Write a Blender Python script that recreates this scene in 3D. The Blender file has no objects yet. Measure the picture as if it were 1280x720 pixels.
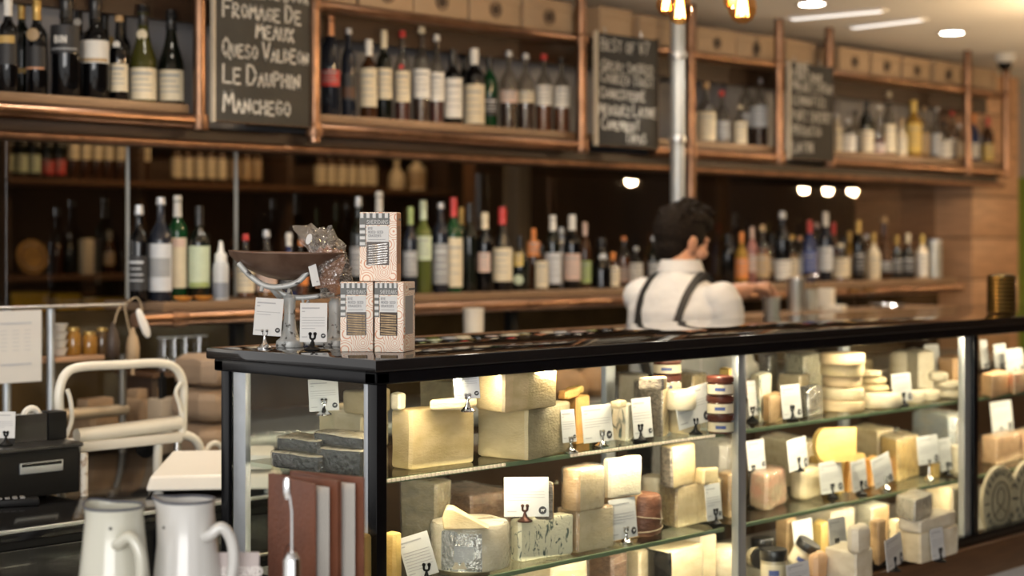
import bpy, bmesh, math, random
from mathutils import Vector, Matrix, noise
random.seed(7)
S = bpy.context.scene
COL = S.collection
R = math.radians
# ------------------------------------------------------------------ camera, world, big lights, exposure
F, CX, HY, CAMZ = 2050.0, 640.0, 303.0, 1.6       # focal length / horizon in pixels of the 1280x720 frame
YAW = R(44.3)                                     # angle between the view and the bar's long axis (world X)
cd = bpy.data.cameras.new('camera'); cam = bpy.data.objects.new('camera', cd); COL.objects.link(cam)
cam.location = (0, 0, CAMZ); cam.rotation_euler = (R(90), 0, YAW - R(90))
cd.sensor_width = 36; cd.lens = 36 * F / 1280; cd.shift_y = -(360 - HY) / 1280
cd.clip_start = 0.05; cd.clip_end = 100
cd.dof.use_dof = True; cd.dof.focus_distance = 3.48; cd.dof.aperture_fstop = 2.3
S.camera = cam
w = bpy.data.worlds.new('world'); S.world = w; w.use_nodes = True
w.node_tree.nodes['Background'].inputs[0].default_value = (1.0, 0.98, 0.96, 1)
w.node_tree.nodes['Background'].inputs[1].default_value = 0.85
def area_light(name, loc, aim, sx, sy, power, color):
    l = bpy.data.lights.new(name, 'AREA'); l.shape = 'RECTANGLE'; l.size = sx; l.size_y = sy; l.energy = power; l.color = color
    o = bpy.data.objects.new(name, l); COL.objects.link(o); o.location = loc
    o.rotation_euler = (Vector(aim) - Vector(loc)).to_track_quat('-Z', 'Y').to_euler()
    return o
area_light('shopfront_window_light', (-2.6, -1.4, 2.0), (4.2, 3.4, 1.2), 3.6, 2.2, 160, (1.0, 0.98, 0.95))
S.view_settings.view_transform = 'Standard'; S.view_settings.look = 'None'
S.view_settings.gamma = 1.0; S.view_settings.use_curve_mapping = False
S.view_settings.exposure = 0.38
S.cycles.use_denoising = True
S.cycles.max_bounces = 10; S.cycles.transparent_max_bounces = 24; S.cycles.sample_clamp_indirect = 4.0
S.cycles.caustics_reflective = False; S.cycles.caustics_refractive = False
# ------------------------------------------------------------------ pixel -> world
CA, SA = math.cos(YAW), math.sin(YAW)
def ray(x, y):
    u = (x - CX) / F; v = (HY - y) / F
    return Vector((CA + u * SA, SA - u * CA, v))
def on_Y(x, y, Y): r = ray(x, y); return Vector((0, 0, CAMZ)) + r * (Y / r.y)
def on_X(x, y, X): r = ray(x, y); return Vector((0, 0, CAMZ)) + r * (X / r.x)
def on_Z(x, y, z): r = ray(x, y); return Vector((0, 0, CAMZ)) + r * ((z - CAMZ) / r.z)
def on_D(x, y, D): return Vector((0, 0, CAMZ)) + ray(x, y) * D
def dep(p): return p[0] * CA + p[1] * SA
FACE = YAW - R(90)          # rotation about Z that turns a thing's front (-Y) towards the camera
# ------------------------------------------------------------------ materials
MATS = {}
def M(name, col=(.5, .5, .5), rough=.5, metal=0.0, var=0.0, scale=8.0, bump=0.0, bscale=40.0, emit=None, estr=0.0, coat=0.0, col2=None, spec=.5, sss=0.0, stretch=None, contrast=None):
    if name in MATS: return MATS[name]
    m = bpy.data.materials.new(name); m.use_nodes = True; MATS[name] = m
    nt = m.node_tree; b = nt.nodes['Principled BSDF']; L = nt.links.new
    b.inputs['Base Color'].default_value = (*col, 1); b.inputs['Roughness'].default_value = rough
    b.inputs['Metallic'].default_value = metal; b.inputs['Coat Weight'].default_value = coat
    b.inputs['Specular IOR Level'].default_value = spec
    if sss:
        b.inputs['Subsurface Weight'].default_value = sss; b.inputs['Subsurface Radius'].default_value = (.012, .008, .004); b.inputs['Subsurface Scale'].default_value = 1.0
    if emit: b.inputs['Emission Color'].default_value = (*emit, 1); b.inputs['Emission Strength'].default_value = estr
    if var or bump or col2:
        tc = nt.nodes.new('ShaderNodeTexCoord'); mp = nt.nodes.new('ShaderNodeMapping'); L(tc.outputs['Object'], mp.inputs['Vector'])
        if stretch: mp.inputs['Scale'].default_value = stretch
        n = nt.nodes.new('ShaderNodeTexNoise'); n.inputs['Scale'].default_value = scale; n.inputs['Detail'].default_value = 5
        L(mp.outputs['Vector'], n.inputs['Vector'])
        if var or col2:
            cr = nt.nodes.new('ShaderNodeValToRGB')
            c2 = col2 if col2 else tuple(max(0, c * (1 - var)) for c in col)
            lo, hi = contrast if contrast else (.3, .7)
            cr.color_ramp.elements[0].position = lo; cr.color_ramp.elements[1].position = hi
            cr.color_ramp.elements[0].color = (*c2, 1); cr.color_ramp.elements[1].color = (*col, 1)
            L(n.outputs['Fac'], cr.inputs['Fac']); L(cr.outputs['Color'], b.inputs['Base Color'])
        if bump:
            n2 = nt.nodes.new('ShaderNodeTexNoise'); n2.inputs['Scale'].default_value = bscale; n2.inputs['Detail'].default_value = 4
            L(mp.outputs['Vector'], n2.inputs['Vector'])
            bp = nt.nodes.new('ShaderNodeBump'); bp.inputs['Strength'].default_value = bump; bp.inputs['Distance'].default_value = .01
            L(n2.outputs['Fac'], bp.inputs['Height']); L(bp.outputs['Normal'], b.inputs['Normal'])
    return m
def GLASS(name, tint=(1, 1, 1), ior=1.45, rough=0.02, base=0.0, wrinkle=0.0, haze=0.0):
    """thin-walled clear glass or film: see-through plus a Fresnel reflection"""
    if name in MATS: return MATS[name]
    m = bpy.data.materials.new(name); m.use_nodes = True; MATS[name] = m
    nt = m.node_tree; nt.nodes.remove(nt.nodes['Principled BSDF']); out = nt.nodes['Material Output']; L = nt.links.new
    t = nt.nodes.new('ShaderNodeBsdfTransparent'); t.inputs[0].default_value = (*tint, 1)
    g = nt.nodes.new('ShaderNodeBsdfGlossy'); g.inputs['Roughness'].default_value = rough
    f = nt.nodes.new('ShaderNodeFresnel'); f.inputs['IOR'].default_value = ior
    ad = nt.nodes.new('ShaderNodeMath'); ad.operation = 'ADD'; ad.inputs[1].default_value = base; ad.use_clamp = True
    geo = nt.nodes.new('ShaderNodeNewGeometry'); inv = nt.nodes.new('ShaderNodeMath'); inv.operation = 'SUBTRACT'; inv.inputs[0].default_value = 1.0
    mu = nt.nodes.new('ShaderNodeMath'); mu.operation = 'MULTIPLY'; L(geo.outputs['Backfacing'], inv.inputs[1])
    L(ad.outputs[0], mu.inputs[0]); L(inv.outputs[0], mu.inputs[1])      # reflect on the outer face only, no false total reflection inside
    L(f.outputs[0], ad.inputs[0]); mx = nt.nodes.new('ShaderNodeMixShader')
    L(mu.outputs[0], mx.inputs[0]); L(t.outputs[0], mx.inputs[1]); L(g.outputs[0], mx.inputs[2])
    last = mx
    if haze:
        d = nt.nodes.new('ShaderNodeBsdfDiffuse'); d.inputs[0].default_value = (.8, .78, .74, 1)
        m2 = nt.nodes.new('ShaderNodeMixShader'); m2.inputs[0].default_value = haze
        L(mx.outputs[0], m2.inputs[1]); L(d.outputs[0], m2.inputs[2]); last = m2
    if wrinkle:
        n2 = nt.nodes.new('ShaderNodeTexNoise'); n2.inputs['Scale'].default_value = 55; n2.inputs['Detail'].default_value = 3
        tc = nt.nodes.new('ShaderNodeTexCoord'); L(tc.outputs['Object'], n2.inputs['Vector'])
        bp = nt.nodes.new('ShaderNodeBump'); bp.inputs['Strength'].default_value = wrinkle; bp.inputs['Distance'].default_value = .02
        L(n2.outputs['Fac'], bp.inputs['Height']); L(bp.outputs['Normal'], g.inputs['Normal']); L(bp.outputs['Normal'], f.inputs['Normal'])
    L(last.outputs[0], out.inputs['Surface'])
    return m
copper = M('copper', (.36, .21, .135), .30, 1.0, var=.5, scale=9)
copper_rough = M('copper_rough', (.32, .18, .11), .4, .9, var=.5, scale=14)
oak = M('oak', (.24, .145, .08), .45, var=.35, scale=14, stretch=(.6, 4, 10))
darkwood = M('dark_wood', (.045, .022, .010), .5, var=.4, scale=9, stretch=(1, 5, 5))
walnut = M('walnut', (.13, .065, .032), .35, var=.35, scale=10, stretch=(.7, 5, 9))
orangewood = M('orange_wood', (.52, .30, .17), .5, var=.32, scale=6, stretch=(1, 1, 9))
greywall = M('grey_paint', (.40, .40, .42), .8, var=.12, scale=3)
creamwall = M('cream_paint', (.60, .52, .43), .85, var=.05, scale=3)
ceilpaint = M('ceiling_paint', (.90, .90, .91), .9, var=.03, scale=2)
black = M('black_lacquer', (.004, .004, .005), .25, spec=.3, coat=.05, var=.3, scale=20)
blackmat = M('black_plastic', (.006, .006, .0065), .5, var=.3, scale=30, spec=.2)
steel = M('brushed_steel', (.58, .60, .62), .35, .9, var=.12, scale=30, stretch=(1, 1, .05))
alu = M('satin_aluminium', (.50, .53, .56), .42, .75, var=.12, scale=20)
chrome = M('chrome', (.8, .8, .8), .1, 1.0, var=.05)
glass = GLASS('clear_glass', (.985, .992, .985))
paneglass = GLASS('case_glass', (.95, .965, .95), ior=1.22)
shelfglass = GLASS('shelf_glass', (.93, .965, .93), ior=1.3)
glassedge = M('glass_edge_green', (.16, .22, .13), .2, var=.2, scale=20)
film = GLASS('plastic_film', (.97, .96, .94), ior=1.4, rough=.09, base=.04, wrinkle=.55, haze=.05)
paper = M('card_white', (.60, .60, .59), .6, var=.03, scale=5)
ink = M('print_grey', (.40, .40, .41), .7, var=.2, scale=30)
inkdark = M('print_dark', (.03, .03, .035), .6, var=.2, scale=30)
# ------------------------------------------------------------------ mesh builder
class MB:
    def __init__(s): s.v = []; s.f = []; s.mi = []; s.T = Matrix()
    def add(s, vs, fs, mi=0):
        o = len(s.v); s.v += [s.T @ Vector(p) for p in vs]; s.f += [tuple(o + i for i in q) for q in fs]
        s.mi += [mi] * len(fs) if isinstance(mi, int) else list(mi)
        return s
    def box(s, a, b, mi=0):
        x0, y0, z0 = a; x1, y1, z1 = b
        return s.add([(x0,y0,z0),(x1,y0,z0),(x1,y1,z0),(x0,y1,z0),(x0,y0,z1),(x1,y0,z1),(x1,y1,z1),(x0,y1,z1)],
            [(0,3,2,1),(4,5,6,7),(0,1,5,4),(1,2,6,5),(2,3,7,6),(3,0,4,7)], mi)
    def bbox(s, a, b, r=.003, mi=0):
        """box with chamfered edges"""
        bm = bmesh.new(); bmesh.ops.create_cube(bm, size=1)
        for v in bm.verts: v.co = Vector([a[i] + (v.co[i] + .5) * (b[i] - a[i]) for i in range(3)])
        bmesh.ops.bevel(bm, geom=bm.edges[:], offset=min(r, *(abs(b[i]-a[i])*.45 for i in range(3))), segments=2, profile=.6, affect='EDGES')
        bm.verts.index_update(); s.add([v.co.copy() for v in bm.verts], [tuple(v.index for v in f.verts) for f in bm.faces], mi); bm.free(); return s
    def lathe(s, prof, n=20, c=(0, 0, 0), mi=0, a0=0, a1=360, cap=True, jit=0, sx=1, sy=1):
        full = abs(a1 - a0) >= 360; k = n if full else n + 1; vs = []; fs = []
        for (r, z) in prof:
            for i in range(k):
                t = R(a0 + (a1 - a0) * i / n); rr = r
                if jit: rr = r * (1 + jit * noise.noise(Vector((math.cos(t) * 2, math.sin(t) * 2, z * 18 + c[0] * 9))))
                vs.append((c[0] + rr * math.cos(t) * sx, c[1] + rr * math.sin(t) * sy, c[2] + z))
        for j in range(len(prof) - 1):
            for i in range(n):
                i2 = (i + 1) % k
                fs.append((j*k+i, j*k+i2, (j+1)*k+i2, (j+1)*k+i))
        if cap and full:
            if prof[0][0] > 1e-6: fs.append(tuple(reversed(range(k))))
            if prof[-1][0] > 1e-6: fs.append(tuple((len(prof)-1)*k + i for i in range(k)))
        return s.add(vs, fs, mi)
    def tube(s, pts, r, n=10, mi=0, closed=False):
        pts = [Vector(p) for p in pts]; k = len(pts); vs = []; fs = []
        rr = r if isinstance(r, (list, tuple)) else [r] * k
        prev = None
        for i, p in enumerate(pts):
            if closed: t = pts[(i+1) % k] - pts[i-1]
            else: t = pts[min(i+1, k-1)] - pts[max(i-1, 0)]
            t.normalize()
            if prev is None:
                a = Vector((0, 0, 1)) if abs(t.z) < .9 else Vector((1, 0, 0)); nx = t.cross(a).normalized()
            else: nx = (prev - t * prev.dot(t)).normalized()
            prev = nx; ny = t.cross(nx)
            for j in range(n):
                q = 2 * math.pi * j / n; vs.append(p + (nx * math.cos(q) + ny * math.sin(q)) * rr[i])
        m = k if closed else k - 1
        for i in range(m):
            for j in range(n):
                fs.append((i*n+j, i*n+(j+1) % n, ((i+1) % k)*n+(j+1) % n, ((i+1) % k)*n+j))
        if not closed: fs.append(tuple(reversed(range(n)))); fs.append(tuple((k-1)*n + j for j in range(n)))
        return s.add(vs, fs, mi)
    def prism(s, poly, z0, z1, mi=0):
        n = len(poly); vs = [(p[0], p[1], z0) for p in poly] + [(p[0], p[1], z1) for p in poly]
        return s.add(vs, [tuple(reversed(range(n))), tuple(range(n, 2*n))] + [(i, (i+1) % n, n+(i+1) % n, n+i) for i in range(n)], mi)
    def build(s, name, mat, parent=None, smooth=True, ang=38, loc=None):
        me = bpy.data.meshes.new(name); me.from_pydata([tuple(v) for v in s.v], [], s.f)
        for m in (mat if isinstance(mat, (list, tuple)) else [mat]): me.materials.append(m)
        if any(s.mi): me.polygons.foreach_set('material_index', s.mi)
        if smooth: me.shade_smooth(); me.set_sharp_from_angle(angle=R(ang))
        me.update(); o = bpy.data.objects.new(name, me); COL.objects.link(o)
        if parent is not None: o.parent = parent
        if loc is not None: o.location = loc
        return o
def tag(o, label, cat=None, group=None, kind=None):
    if label: o['label'] = label
    if cat: o['category'] = cat
    if group: o['group'] = group
    if kind: o['kind'] = kind
    return o
def thing(name, label, cat, loc=(0, 0, 0), rz=0, group=None, kind=None):
    e = bpy.data.objects.new(name, None); COL.objects.link(e); e.location = loc; e.rotation_euler = (0, 0, rz); e.empty_display_size = .05
    return tag(e, label, cat, group, kind)
def struct(o, label=None): return tag(o, label, None, None, 'structure')
def arc(c, r, a0, a1, n=8):
    return [(c[0] + r * math.cos(R(a0 + (a1 - a0) * i / n)), c[1] + r * math.sin(R(a0 + (a1 - a0) * i / n))) for i in range(n + 1)]
def smoothpath(pts, n=6):
    """Catmull-Rom through points"""
    P = [Vector(p) for p in pts]; P = [P[0] * 2 - P[1]] + P + [P[-1] * 2 - P[-2]]; out = []
    for i in range(1, len(P) - 2):
        for k in range(n):
            t = k / n; a, b, c, d = P[i-1], P[i], P[i+1], P[i+2]
            out.append(.5 * ((2*b) + (c-a)*t + (2*a-5*b+4*c-d)*t*t + (3*b-a-3*c+d)*t**3))
    return out + [P[-2]]
# ------------------------------------------------------------------ stroke lettering (hand-written capitals)
GL = {'A':[[(0,0),(.5,1),(1,0)],[(.2,.38),(.8,.38)]],'B':[[(0,0),(0,1),(.7,.95),(.75,.62),(.1,.52),(.9,.42),(.85,.05),(0,0)]],
'C':[[(.95,.85),(.5,1),(.08,.7),(.08,.25),(.5,0),(.95,.15)]],'D':[[(0,0),(0,1),(.6,.92),(.95,.5),(.6,.06),(0,0)]],
'E':[[(.9,1),(0,1),(0,0),(.95,0)],[(0,.52),(.7,.55)]],'F':[[(.95,1),(0,1),(0,0)],[(0,.52),(.7,.55)]],
'G':[[(.95,.85),(.5,1),(.08,.7),(.08,.25),(.5,0),(.95,.12),(.95,.45),(.55,.45)]],'H':[[(0,0),(0,1)],[(.9,0),(.9,1)],[(0,.5),(.9,.52)]],
'I':[[(.3,0),(.3,1)]],'J':[[(.8,1),(.8,.2),(.4,0),(.05,.2)]],'K':[[(0,0),(0,1)],[(.9,1),(.05,.45),(.95,0)]],'L':[[(0,1),(0,0),(.9,.02)]],
'M':[[(0,0),(.12,1),(.5,.35),(.88,1),(1,0)]],'N':[[(0,0),(0,1),(.9,0),(.9,1)]],'O':[[(.5,1),(.08,.72),(.08,.28),(.5,0),(.92,.28),(.92,.72),(.5,1)]],
'P':[[(0,0),(0,1),(.75,.95),(.8,.55),(0,.45)]],'Q':[[(.5,1),(.08,.72),(.08,.28),(.5,0),(.92,.28),(.92,.72),(.5,1)],[(.55,.3),(1.05,-.1)]],
'R':[[(0,0),(0,1),(.75,.95),(.8,.6),(0,.48),(.9,0)]],'S':[[(.88,.88),(.45,1),(.1,.78),(.3,.55),(.8,.42),(.88,.15),(.45,0),(.05,.14)]],
'T':[[(0,1),(1,1)],[(.5,1),(.5,0)]],'U':[[(0,1),(.05,.25),(.45,0),(.85,.25),(.9,1)]],'V':[[(0,1),(.45,0),(.95,1)]],
'W':[[(0,1),(.25,0),(.5,.7),(.75,0),(1,1)]],'X':[[(0,1),(.9,0)],[(.9,1),(0,0)]],'Y':[[(0,1),(.45,.5),(.9,1)],[(.45,.5),(.42,0)]],
'Z':[[(0,1),(.9,1),(0,0),(.95,0)]],'&':[[(.95,.4),(.4,0),(.05,.25),(.7,.75),(.4,1),(.2,.75),(.95,0)]],'7':[[(0,1),(.9,1),(.3,0)]],'1':[[(.3,0),(.3,1)]],'0':[[(.5,1),(.1,.6),(.1,.3),(.5,0),(.9,.4),(.9,.7),(.5,1)]],"'":[[(.2,1),(.2,.8)]],
'4':[[(.7,0),(.7,1),(0,.3),(.95,.3)]],'.':[[(.2,0),(.25,.04)]]}
def letters(mb, text, x, z, h, wd, y=0.0, asp=.62, gap=.24, jit=0.0, thick=.0012, slope=0.0, first=1.0, rnd=None):
    """strokes in the local XZ plane facing -Y; y is the face they sit on"""
    rnd = rnd or random.Random(hash(text) % 999 if False else len(text) * 7 + ord(text[0]))
    cx = x; newword = True
    for ch in text:
        if ch == ' ': cx += h * .42; newword = True; continue
        hh = h * (first if newword else 1.0) * (1 + jit * rnd.uniform(-1, 1)); ww = hh * asp * (.35 if ch in "I'1." else 1.12 if ch in 'MW' else 1)
        dz = z + slope * (cx - x) + h * jit * rnd.uniform(-.5, .5)
        for st in GL.get(ch, []):
            pts = [(cx + p[0] * ww + jit * h * .15 * rnd.uniform(-1, 1), dz + p[1] * hh + jit * h * .15 * rnd.uniform(-1, 1)) for p in st]
            for a, b in zip(pts[:-1], pts[1:]):
                d = Vector((b[0] - a[0], b[1] - a[1])); l = d.length
                if l < 1e-6: continue
                d /= l; n = Vector((-d.y, d.x)) * wd * .5; e = d * wd * .35
                q = [(a[0]-e.x+n.x, a[1]-e.y+n.y), (a[0]-e.x-n.x, a[1]-e.y-n.y), (b[0]+e.x-n.x, b[1]+e.y-n.y), (b[0]+e.x+n.x, b[1]+e.y+n.y)]
                mb.add([(p[0], y - thick, p[1]) for p in q] + [(p[0], y, p[1]) for p in q], [(0,1,2,3),(0,4,5,1),(1,5,6,2),(2,6,7,3),(3,7,4,0)])
        cx += ww + h * gap; newword = False
    return cx - x
# ------------------------------------------------------------------ the room
CEIL = 2.62; YS = 4.40; YG = 4.75; ZU = 2.04; ZL = 1.41; ZB = 2.43
floor_m = M('floor_boards', (.40, .36, .32), .45, var=.35, scale=5, stretch=(.4, 5, 1))
struct(MB().box((-3, -3, -.06), (14, 9, 0)).build('floor', floor_m))
struct(MB().box((-.5, -1.0, CEIL), (14, 9, CEIL + .08)).build('ceiling', ceilpaint))
wb = thing('wall_back', None, None, kind='structure')
MB().box((1.2, YG, 1.985), (8.9, YG + .10, ZB)).build('upper_panel', greywall, wb)
MB().box((1.2, YG, ZB), (8.9, YG + .10, CEIL)).build('frieze', M('tan_paint', (.45, .35, .26), .8, var=.1, scale=3), wb)
MB().box((1.2, YG, 0), (8.9, YG + .10, 1.375)).build('splashback', M('amber_glow_tile', (.085, .052, .02), .16, var=.55, scale=6, spec=.6), wb)  # warm glow under the ledge is put into the tile colour
win = thing('window_1', None, None, kind='structure')
smoke = GLASS('smoked_glass', (.84, .79, .72), ior=1.5, base=.05)  # tinted see-through panes take the place of the bar mirror
edgeglass = M('polished_glass_edge', (.55, .58, .57), .2, var=.1)
xs = [1.25, 2.15, 2.595, 3.04, 3.484, 4.45, 5.42, 6.4, 7.37, 8.32]
for a, b in zip(xs[:-1], xs[1:]):
    MB().box((a + .003, YG + .02, 1.375), (b - .003, YG + .026, 1.985)).build('pane', smoke, win)
for a in xs[3:5]:
    MB().box((a - .0016, YG + .012, 1.375), (a + .0016, YG + .03, 1.985)).build('pane_edge', edgeglass, win)
MB().box((1.2, YG - .0, 1.97), (8.4, YG + .08, 2.0)).build('window_head', darkwood, win)
# made-up dim room behind the glass stands in for what the mirror reflects
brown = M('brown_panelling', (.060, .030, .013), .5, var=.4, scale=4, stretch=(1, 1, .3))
rl_ = thing('added_rack_light', 'added slim warm light that brightens the wine rack', 'lamp', (5.6, 7.3, CEIL))  # added fixture and lamp that brighten the dim rack bottles
MB().bbox((-1.4, -.03, -.05), (1.4, .03, 0), .006).build('housing', blackmat, rl_); MB().bbox((-1.38, -.02, -.056), (1.38, .02, -.05), .002).build('diffuser', M('warm_diffuser', (1, 1, 1), emit=(1, .72, .4), estr=2.5), rl_)
area_light('added_rack_lamp', (5.6, 7.28, CEIL - .07), (5.6, 7.7, 1.5), 2.8, .05, 11, (1, .70, .40))
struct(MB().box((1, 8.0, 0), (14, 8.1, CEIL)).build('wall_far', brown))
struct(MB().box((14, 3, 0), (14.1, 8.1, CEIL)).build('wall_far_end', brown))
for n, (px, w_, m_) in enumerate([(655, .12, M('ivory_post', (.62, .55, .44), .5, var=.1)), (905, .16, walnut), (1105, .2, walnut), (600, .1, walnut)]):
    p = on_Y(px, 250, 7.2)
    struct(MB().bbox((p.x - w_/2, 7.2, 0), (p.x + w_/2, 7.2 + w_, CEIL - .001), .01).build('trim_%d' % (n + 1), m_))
struct(MB().box((1.6, -1.3, 0), (14, -1.2, CEIL)).build('wall_front', M('umber_paint', (.11, .07, .045), .8, var=.15, scale=2)))
# end of the bar: pale orange timber pier and the lime wall beyond it
pier = thing('wall_pier', None, None, kind='structure')
nb = 11
for k in range(nb):
    z0 = 2.56 * k / nb; z1 = 2.56 * (k + 1) / nb - .006
    MB().bbox((8.32, 4.54, z0), (8.86, 5.3, z1), .004).build('plank', orangewood, pier)
MB().box((8.325, 4.545, 0), (8.855, 5.295, 2.55)).build('core', darkwood, pier)
struct(MB().box((10.6, -1.2, 0), (10.7, 4.95, CEIL - .001)).build('wall_right', M('umber_paint')))
struct(MB().box((10.6, 4.95, 0), (10.7, 6.4, CEIL - .001)).build('wall_alcove', M('lime_paint', (.32, .40, .05), .8, var=.1, scale=2)))
struct(MB().box((10.58, 4.95, 2.05), (10.6, 6.4, CEIL - .001)).build('trim_5', creamwall))
# ------------------------------------------------------------------ copper pipe shelving
sh = thing('bar_shelving', 'copper pipe and timber shelving running along the back bar', 'shelving', (1.3, YS, 0))
O = Vector((1.3, YS, 0))
def part(mb, name, mat, par=sh, off=O, **k):
    mb.v = [v - off for v in mb.v]; return mb.build(name, mat, par, **k)
def px_X(x, Y): return on_Y(x, 300, Y).x
XE = px_X(1254, YS)
X250, X395, X727, X860, X972, X1037, X1210, X1258 = [px_X(x, 4.36) for x in (250, 393, 727, 864, 974, 1037, 1210, 1258)]
part(MB().bbox((1.3, YS - .01, ZU - .028), (X250 - .02, YG, ZU), .003), 'bottle_board', oak)
part(MB().bbox((X395, YS - .01, ZU - .028), (X727 + .02, YG, ZU), .003), 'bottle_board', oak)
part(MB().bbox((X860 - .6, YS - .01, ZU - .028), (X972 + .02, YG, ZU), .003), 'bottle_board', oak)
part(MB().bbox((X1037 - .1, YS - .01, ZU - .028), (XE, YG, ZU), .003), 'bottle_board', oak)
part(MB().bbox((1.3, YS + .03, ZU - .13), (XE, YS + .07, ZU - .07), .004), 'lower_beam', darkwood)
part(MB().box((1.3, YS + .07, ZU - .12), (XE, YG, ZU - .09)), 'soffit_board', darkwood)
for a, b in ((1.3, X250), (X395, X727), (X727 + .45, X972), (X1037, XE)):
    part(MB().tube([(a, YS - .03, ZU - .055), (b, YS - .03, ZU - .055)], .024, 14), 'front_pipe', copper)
part(MB().tube([(1.3, YS + .0, ZU - .125), (XE, YS + .0, ZU - .125)], .014, 10), 'lower_pipe', copper_rough)
part(MB().bbox((X395 - .3, YS - .01, ZB - .03), (X727, YG, ZB), .003), 'box_board', oak)
part(MB().bbox((X860 - .55, YS - .01, ZB - .03), (X972, YG, ZB), .003), 'box_board', oak)
part(MB().bbox((X972 + .02, YS - .01, ZB - .03), (XE, YG, ZB), .003), 'box_board', oak)
part(MB().tube([(1.3, YS - .025, ZB - .02), (XE, YS - .025, ZB - .02)], .018, 12), 'box_rail', copper)
part(MB().box((1.3, YS + .1, ZB - .11), (XE, YS + .14, ZB - .03)), 'shade_strip', darkwood)  # dark strip put in for the shade under the box boards
for X, z0, z1 in ((X250, ZU - .08, CEIL), (X395, ZU - .1, CEIL), (X727, ZU - .08, CEIL), (X860, 1.40, CEIL), (X972, ZU - .08, CEIL), (X1037, ZU - .06, CEIL), (X1210, ZU - .08, CEIL), (X1258, ZU - .08, CEIL)):
    part(MB().tube([(X, 4.362, z0), (X, 4.362, z1)], .021, 14), 'post', copper)
    part(MB().lathe([(.028, 0), (.03, .008), (.03, .04), (.028, .048)], 14, (X, 4.362, ZU - .082)), 'elbow_joint', copper_rough)
    part(MB().lathe([(.026, 0), (.028, .006), (.028, .035), (.026, .04)], 14, (X, 4.362, ZB - .04)), 'rail_clamp', copper_rough)
# lower bottle counter
XC0, XC1 = px_X(163, YS), px_X(1197, YS)
ct = thing('bottle_counter', 'long oak bottle ledge with copper pipe front at mid height', 'shelf', (XC0, YS, 0)); OC = Vector((XC0, YS, 0))
part(MB().bbox((XC0 + .12, YS - .0, ZL - .03), (XC1, YG - .002, ZL), .004), 'ledge_board', oak, ct, OC)
part(MB().tube([(XC0, YS - .02, ZL - .05), (XC1, YS - .02, ZL - .05)], .023, 14), 'front_pipe', copper, ct, OC)
part(MB().lathe([(.026, 0), (.029, .01), (.029, .05), (.026, .06)], 14), 'pipe_collar', copper_rough, ct, Vector()).location = (.13, -.02, ZL - .05)
ct.children[-1].rotation_euler = (0, R(90), 0)
for px in (312, 480, 655, 905, 1060):
    X = px_X(px, YS); part(MB().bbox((X - .02, YS + .05, 1.001), (X + .02, YS + .09, ZL - .03), .004), 'bracket_post', blackmat, ct, OC)
# back counter below the ledge
bc = thing('back_counter', 'dark work counter under the bottle ledge behind the bar', 'counter', (2.98, 4.1, 0)); OB = Vector((2.98, 4.1, 0))
part(MB().bbox((2.98, 4.1, .96), (8.3, YG - .002, 1.0), .004), 'worktop', steel, bc, OB)
for k in range(6):
    a = 2.98 + k * .886; part(MB().bbox((a + .006, 4.12, .08), (a + .88, YG - .03, .955), .006), 'cupboard', darkwood, bc, OB)
    d = part(MB().bbox((a + .03, 4.105, .12), (a + .85, 4.12, .93), .004), 'door', darkwood, bc, OB)
    MB().tube([(a + .78 - OB.x, -.02, .6), (a + .78 - OB.x, -.02, .75)], .006).build('handle', steel, d)
# structural steel column
pp = on_Y(847, 250, 4.2)
pc = thing('column_1', None, None, (pp.x, 4.2, 0), kind='structure')
MB().tube([(0, 0, 0), (0, 0, CEIL)], .029, 20).build('shaft', M('column_paint', (.36, .38, .39), .3, .3, var=.08), pc)
for z in (2.01, 2.35): MB().lathe([(.031, 0), (.037, .004), (.037, .022), (.031, .026)], 18, (0, 0, z)).build('collar', steel, pc)
# ceiling fittings
def downlight(px, py, lab):
    p = on_Z(px, py, CEIL); t = thing('recessed_downlight', lab, 'ceiling light', (p.x, p.y, CEIL), group='recessed ceiling downlights')
    MB().lathe([(.052, -.002), (.07, -.004), (.072, 0), (.052, 0)], 24, cap=False).build('trim_ring', paper, t)
    MB().lathe([(.0, -.0025), (.052, -.002)], 24).build('lamp_face', M('downlight_glow', (1, 1, 1), emit=(1, .9, .74), estr=28), t)
    l = bpy.data.lights.new('downlight_lamp', 'SPOT'); l.energy = 33; l.spot_size = R(105); l.spot_blend = .7; l.shadow_soft_size = .05; l.color = (1, .90, .76)
    o = bpy.data.objects.new('downlight_lamp', l); COL.objects.link(o); o.parent = t; o.location = (0, 0, -.012)
downlight(1015, 5, 'round recessed ceiling downlight nearer the hanging filament bulbs')
downlight(1190, 41, 'round recessed ceiling downlight above the last box shelf')
# the same row of downlights goes on over the near part of the bar, above the frame
for i_, X_ in enumerate((1.6, 2.8, 4.0, 5.2)):
    q = Vector((X_, 3.95, CEIL)) - Vector((0, 0, CAMZ)); dd = dep(q); rr_ = q.x * SA - q.y * CA
    downlight(CX + F * rr_ / dd, HY - F * (CEIL - CAMZ) / dd, 'round recessed downlight %s along the bar ceiling, out of frame' % ('first', 'second', 'third', 'fourth')[i_])
for (a, b, lab) in (((985, 22), (1107, 11), 'longer flush white ceiling slot beside the downlight'), ((1062, 33), (1156, 22), 'shorter flush white ceiling slot above the kraft boxes')):
    p, q = on_Z(*a, CEIL), on_Z(*b, CEIL)
    t = thing('ceiling_slot', lab, 'ceiling vent', (q.x, q.y, CEIL)); v = p - q; L_ = v.length; t.rotation_euler.z = math.atan2(v.y, v.x)
    MB().bbox((0, -.035, -.010), (L_, .035, 0), .003).build('frame', M('slot_white', (.9, .88, .86), .5, var=.03), t)
    MB().bbox((.02, -.02, -.013), (L_ - .02, .02, -.009), .002).build('diffuser', M('diffuser', (1, 1, 1), emit=(1, .95, .88), estr=1.1), t)
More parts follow.
